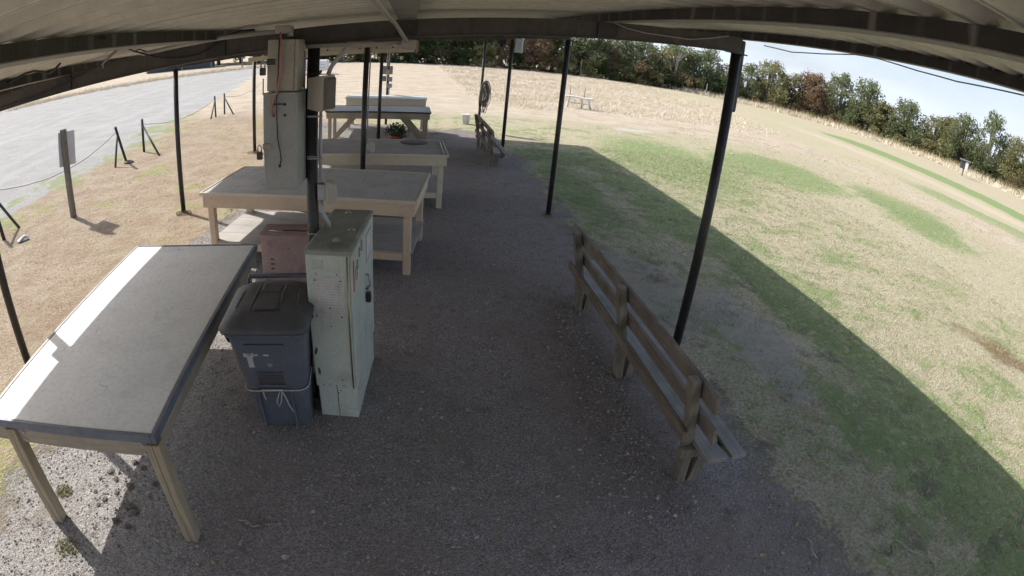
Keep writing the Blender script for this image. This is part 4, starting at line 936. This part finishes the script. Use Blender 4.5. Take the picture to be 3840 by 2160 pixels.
# shrubs in front of the wood
sh = {}
for k_, (mt, sdd) in {'brown': ('leaf_brown', 71), 'rust': ('leaf_rust', 72), 'olive': ('leaf_olive', 73), 'dark': ('leaf_dark', 74)}.items():
    V, F, cs = make_crown(sdd, 2.1, 2.6, 9, 1500, .14); V[:, 2] -= .25; me = arr_mesh('shrub', V, F); me.materials.append(MAT[mt]); sh[k_] = me
names = {'brown': 'dull brown shrub', 'rust': 'rust-red shrub', 'olive': 'olive green shrub', 'dark': 'dark green shrub'}
seq = ['dark', 'dark', 'olive', 'dark', 'brown', 'dark', 'dark', 'brown', 'dark', 'olive', 'brown', 'dark', 'rust', 'brown', 'olive', 'olive', 'dark', 'olive', 'brown', 'olive', 'dark', 'rust', 'olive', 'dark']
xx = -14.0
for i, kd in enumerate((seq + ['dark'])[:25]):
    o = link('shrub', sh[kd], None); s = tr_.uniform(.9, 1.5); o.scale = (s, s, s * tr_.uniform(.8, 1.1)); o.location = (xx, 79.4 + tr_.uniform(-.6, .6), -.17); o.rotation_euler = (0, 0, tr_.uniform(0, 6)); xx += tr_.uniform(2.2, 3.1)
    tag(o, '%s at the foot of the wood ahead, %s counted from the lot' % (names[kd], ORD[i]), 'shrub', 'shrubs at the foot of the wood')
for i in range(16):
    kd = seq[(i * 5 + 3) % 24]; x_, y_ = pp[min(int(i * len(pp) / 16.5) + 1, len(pp) - 1)]; o = link('shrub', sh[kd], None); s = tr_.uniform(.7, 1.3); o.scale = (s, s, s * tr_.uniform(.7, 1.0)); o.location = (x_ - 3.2, y_ - 2.2, -.17); o.rotation_euler = (0, 0, tr_.uniform(0, 6))
    tag(o, '%s before the line beside the field, %s from the far corner' % (names[kd], ORD[i]), 'shrub', 'shrubs before the field-side tree line')
# the mass of wood behind the first rows
Vs = []; Fs = []; b = 0
spots = [(xw, 90 + tr_.uniform(-1, 7)) for xw in np.arange(-48, 52, 4.2)] + [(px + 6 + tr_.uniform(0, 4), py + 6) for (px, py) in pp[2:]] + [(xw, 22 - k * 3) for k, xw in enumerate(np.arange(100, 125, 5))]
for k, (xw, yw) in enumerate(spots):
    V, F, _ = make_crown(200 + k, 4.2, (7.4 if xw < 24 else 5.2) * tr_.uniform(.8, 1.1), 12, 1800, .26); V = V + np.array((xw, yw, -.17)); Vs.append(V); Fs.append(F + b); b += len(V)
o = link('woodland', arr_mesh('woodland', np.concatenate(Vs), np.concatenate(Fs)), 'leaf_green'); tag(o, 'mass of oak wood filling in behind the first trees', 'woodland', kind='stuff')

# ================================================================ GRASS AND STONES
def tufts(P, nb, h, wd, spread, seed, lean=.5):
    """triangle blades around the points P"""
    r_ = np.random.default_rng(seed); n_ = len(P); Q = np.repeat(P, nb, 0); m_ = len(Q)
    Q = Q + np.concatenate([r_.normal(size=(m_, 2)) * spread, np.zeros((m_, 1))], 1); Q[:, 2] = gz(Q[:, 0], Q[:, 1]) - .004
    a = r_.random(m_) * 6.283; dx = np.stack([np.cos(a), np.sin(a), np.zeros(m_)], 1) * (wd * (.5 + r_.random(m_)))[:, None]
    hh_ = h * (.45 + .9 * r_.random(m_)) * np.repeat(.55 + 1.1 * r_.random(n_) ** 2, nb); ln = r_.normal(size=(m_, 2)) * lean * hh_[:, None]
    tip = Q + np.concatenate([ln, hh_[:, None]], 1)
    V = np.stack([Q - dx, Q + dx, tip], 1).reshape(-1, 3); return V, np.arange(m_ * 3).reshape(-1, 3)
# lawn and left strip
def pts(n_, x0, x1, y0, y1, seed, dens=None):
    r_ = np.random.default_rng(seed); x_ = x0 + (x1 - x0) * r_.random(n_); y_ = y0 + (y1 - y0) * r_.random(n_) ** 1.5
    return np.stack([x_, y_, np.zeros(n_)], 1)
P = pts(42000, 2.9, 12, -.6, 17, 11); keep = np.random.default_rng(1).random(len(P)) < sstep(2.7, 3.6, P[:, 0]); V1, F1 = tufts(P[keep], 5, .036, .0035, .035, 12, .9)
P = pts(9000, 12, 30, 4, 27, 13); V2, F2 = tufts(P, 3, .04, .008, .06, 14, .9)
o = link('lawn_grass', arr_mesh('lawn_grass', np.concatenate([V1, V2]), np.concatenate([F1, F2 + len(V1)])), 'blades'); tag(o, 'short patchy lawn grass, tan and green', 'grass', kind='stuff')
P = pts(20000, -8.1, -3.25, 1.2, 26, 15); keep = np.random.default_rng(2).random(len(P)) < sstep(-3.1, -3.8, P[:, 0]) + .1; V1, F1 = tufts(P[keep], 4, .026, .0025, .035, 16, .9)
o = link('dry_grass', arr_mesh('dry_grass', V1, F1), 'blades_dry'); tag(o, 'reddish dry grass strip between shelter and parking lot', 'grass', kind='stuff')
# tall straw field
r_ = np.random.default_rng(21); n_ = 26000; y_ = 26.5 + 48 * r_.random(n_) ** 1.6; x_ = 3.9 + r_.random(n_) * 32
right = np.interp(y_, [26, 30.5, 36, 43.7, 51, 66, 75], [21, 24.2, 26.6, 29.7, 31.8, 34.8, 33]); near = np.interp(x_, [4, 5.2, 7.5, 10, 13.7, 17.8, 22.6, 25], [31.5, 27.0, 27.6, 28.6, 28.2, 29, 30, 31])
k_ = (x_ < right + r_.normal(size=n_) * .8) & (y_ > near + .5 + r_.normal(size=n_) * .7); k_ &= ~((np.abs(x_ - 9.5) < 1.0) & (y_ < 29.8))
k_ &= (np.sin(x_ * .9 + .7 * np.sin(y_ * .5)) * np.sin(y_ * .7 + x_ * .31) + r_.normal(size=n_) * .5) > -.35
V1, F1 = tufts(np.stack([x_, y_, 0 * x_], 1)[k_], 8, .19, .010, .22, 22, .7)
n_ = 5000; i_ = r_.integers(0, len(pp) - 1, n_); q_ = np.array(pp)[i_] + r_.normal(size=(n_, 2)) * 1.2 + np.array((-7.0, -4.0)); V2, F2 = tufts(np.concatenate([q_, np.zeros((n_, 1))], 1), 7, .55, .05, .35, 23, .4)
q_ = np.stack([-36 + 26 * r_.random(1500), 0 * r_.random(1500)], 1); q_[:, 1] = 95 + 1.5 * q_[:, 0] + r_.normal(size=1500) * 1.3; V3, F3 = tufts(np.concatenate([q_, np.zeros((1500, 1))], 1), 8, .26, .03, .35, 25, .6)
o = link('tall_grass', arr_mesh('tall_grass', np.concatenate([V1, V2, V3]), np.concatenate([F1, F2 + len(V1), F3 + len(V1) + len(V2)])), 'straw'); tag(o, 'tall bleached straw grass of the unmown field', 'grass', kind='stuff')
n_ = 2600; i_ = r_.integers(4, len(pp) - 1, n_); q_ = np.array(pp)[i_] + r_.normal(size=(n_, 2)) * 1.0 + np.array((-4.6, -3.0)); V2, F2 = tufts(np.concatenate([q_, np.zeros((n_, 1))], 1), 9, .8, .06, .4, 24, .45)
o = link('scrub_grass', arr_mesh('scrub_grass', V2, F2), 'scrub'); tag(o, 'rough olive-brown scrub along the far field edges', 'grass', kind='stuff')
# weeds
for (x_, y_, s_, lb) in ((-2.36, 1.86, .12, 'low green weed on the sunlit gravel beside the white table leg'), (-2.62, 2.35, .09, 'small weed beside the white-topped table outer leg'), (3.42, 6.1, .22, 'dry grass clump in the dirt behind the near bench')):
    P, d, q_ = leaf_cloud(220, s_, (0, 0, 0), .02, int(s_ * 1000), (1, .8, .25), .05); P[:, 2] = np.abs(P[:, 2]); V, F = leaf_quads(P, d, .011, q_); o = link('weed', arr_mesh('weed', V, F), 'leaf_weed'); o.location = (x_, y_, 0); tag(o, lb, 'weed')
for (x_, y_, s_, lb) in ((XL + .02, 8.66, .16, 'ring of dry weeds round the foot of the second lot-side post'), (XL, 13.6, .20, 'greenish weeds round the foot of the third lot-side post'), (XR, 8.68, .10, 'thin weeds round the foot of the second lawn-side post')):
    P, d, q_ = leaf_cloud(260, s_, (0, 0, 0), .02, int(s_ * 1000) + 7, (1, 1, .3), .25); P[:, 2] = np.abs(P[:, 2]); V, F = leaf_quads(P, d, .014, q_); o = link('weed', arr_mesh('weed', V, F), 'leaf_weed'); o.location = (x_, y_, 0); tag(o, lb, 'weed')
# gravel stones
r_ = np.random.default_rng(31); n_ = 52000
x_ = np.clip(-3.1 + 5.9 * r_.random(n_), -3.2, 2.9); y_ = .2 + 9.5 * r_.random(n_) ** 1.7; s_ = .0045 + .009 * r_.random(n_) ** 2.5
ex = r_.random(n_) < .02; s_ = np.where(ex, s_ * 2.0, s_)
# a few heaps of bigger stones along the bench
n2 = 900; x2 = 1.75 + r_.normal(size=n2) * .16; y2 = 2.0 + 3.6 * r_.random(n2); s2 = .007 + .013 * r_.random(n2) ** 2
x_, y_, s_ = np.concatenate([x_, x2]), np.concatenate([y_, y2]), np.concatenate([s_, s2]); n_ = len(x_)
base = np.array([(1, 0, 0), (0, 1, 0), (-1, 0, 0), (0, -1, 0), (0, 0, 1), (0, 0, -1)], float)
sc_ = s_[:, None, None] * (.65 + .7 * r_.random((n_, 6, 1))); a = r_.random(n_) * 6.28; c_, q_ = np.cos(a), np.sin(a)
rb = np.stack([base[None, :, 0] * c_[:, None] - base[None, :, 1] * q_[:, None], base[None, :, 0] * q_[:, None] + base[None, :, 1] * c_[:, None], np.repeat(base[None, :, 2], n_, 0) * .7], -1)
V = rb * sc_ + np.stack([x_, y_, s_ * .25], 1)[:, None, :]
tri = np.array([(0, 1, 4), (1, 2, 4), (2, 3, 4), (3, 0, 4), (1, 0, 5), (2, 1, 5), (3, 2, 5), (0, 3, 5)])
F = (tri[None] + (np.arange(n_) * 6)[:, None, None]).reshape(-1, 3)
o = link('gravel', arr_mesh('gravel', V.reshape(-1, 3), F), 'pebble'); tag(o, 'loose grey gravel stones on the shelter floor', 'gravel', kind='stuff')
# fallen leaves, straw and twigs on the floor and the worn grass
r_ = np.random.default_rng(41); n_ = 900
x_ = np.concatenate([-2.8 + 5.4 * r_.random(n_ // 2), 2.2 + 4.5 * r_.random(n_ - n_ // 2)]); y_ = .6 + 8.5 * r_.random(n_) ** 1.4
P = np.stack([x_, y_, np.full(n_, .012)], 1); up = np.tile((0., 0., 1.), (n_, 1)); V, F = leaf_quads(P, up, .016, r_, .8)
o = link('leaf_litter', arr_mesh('leaf_litter', V, F), 'scrub'); tag(o, 'fallen leaves and straw bits scattered over gravel and worn grass', 'leaf litter', kind='stuff')
for k, (x_, y_, l_, a_, lb) in enumerate(((3.05, 2.35, .22, .3, 'pale dry twig on the worn grass in front of the near bench'), (2.75, 1.55, .20, 1.3, 'thin dry stalk on the gravel edge at the corner of the floor'), (-1.05, 2.25, .16, -.4, 'thin straw stalk on the gravel beside the white table'), (3.6, 1.25, .24, 2.0, 'bent twig lying on the shaded lawn'))):
    o = MB().tube([(-l_ / 2, 0, .01), (-l_ * .1, .02, .014), (l_ * .25, -.005, .012), (l_ / 2, .025, .02)], [.004, .0045, .004, .002], 5).build('twig', 'rope_white'); o.location = (x_, y_, 0); o.rotation_euler = (0, 0, a_); tag(o, lb, 'twig')
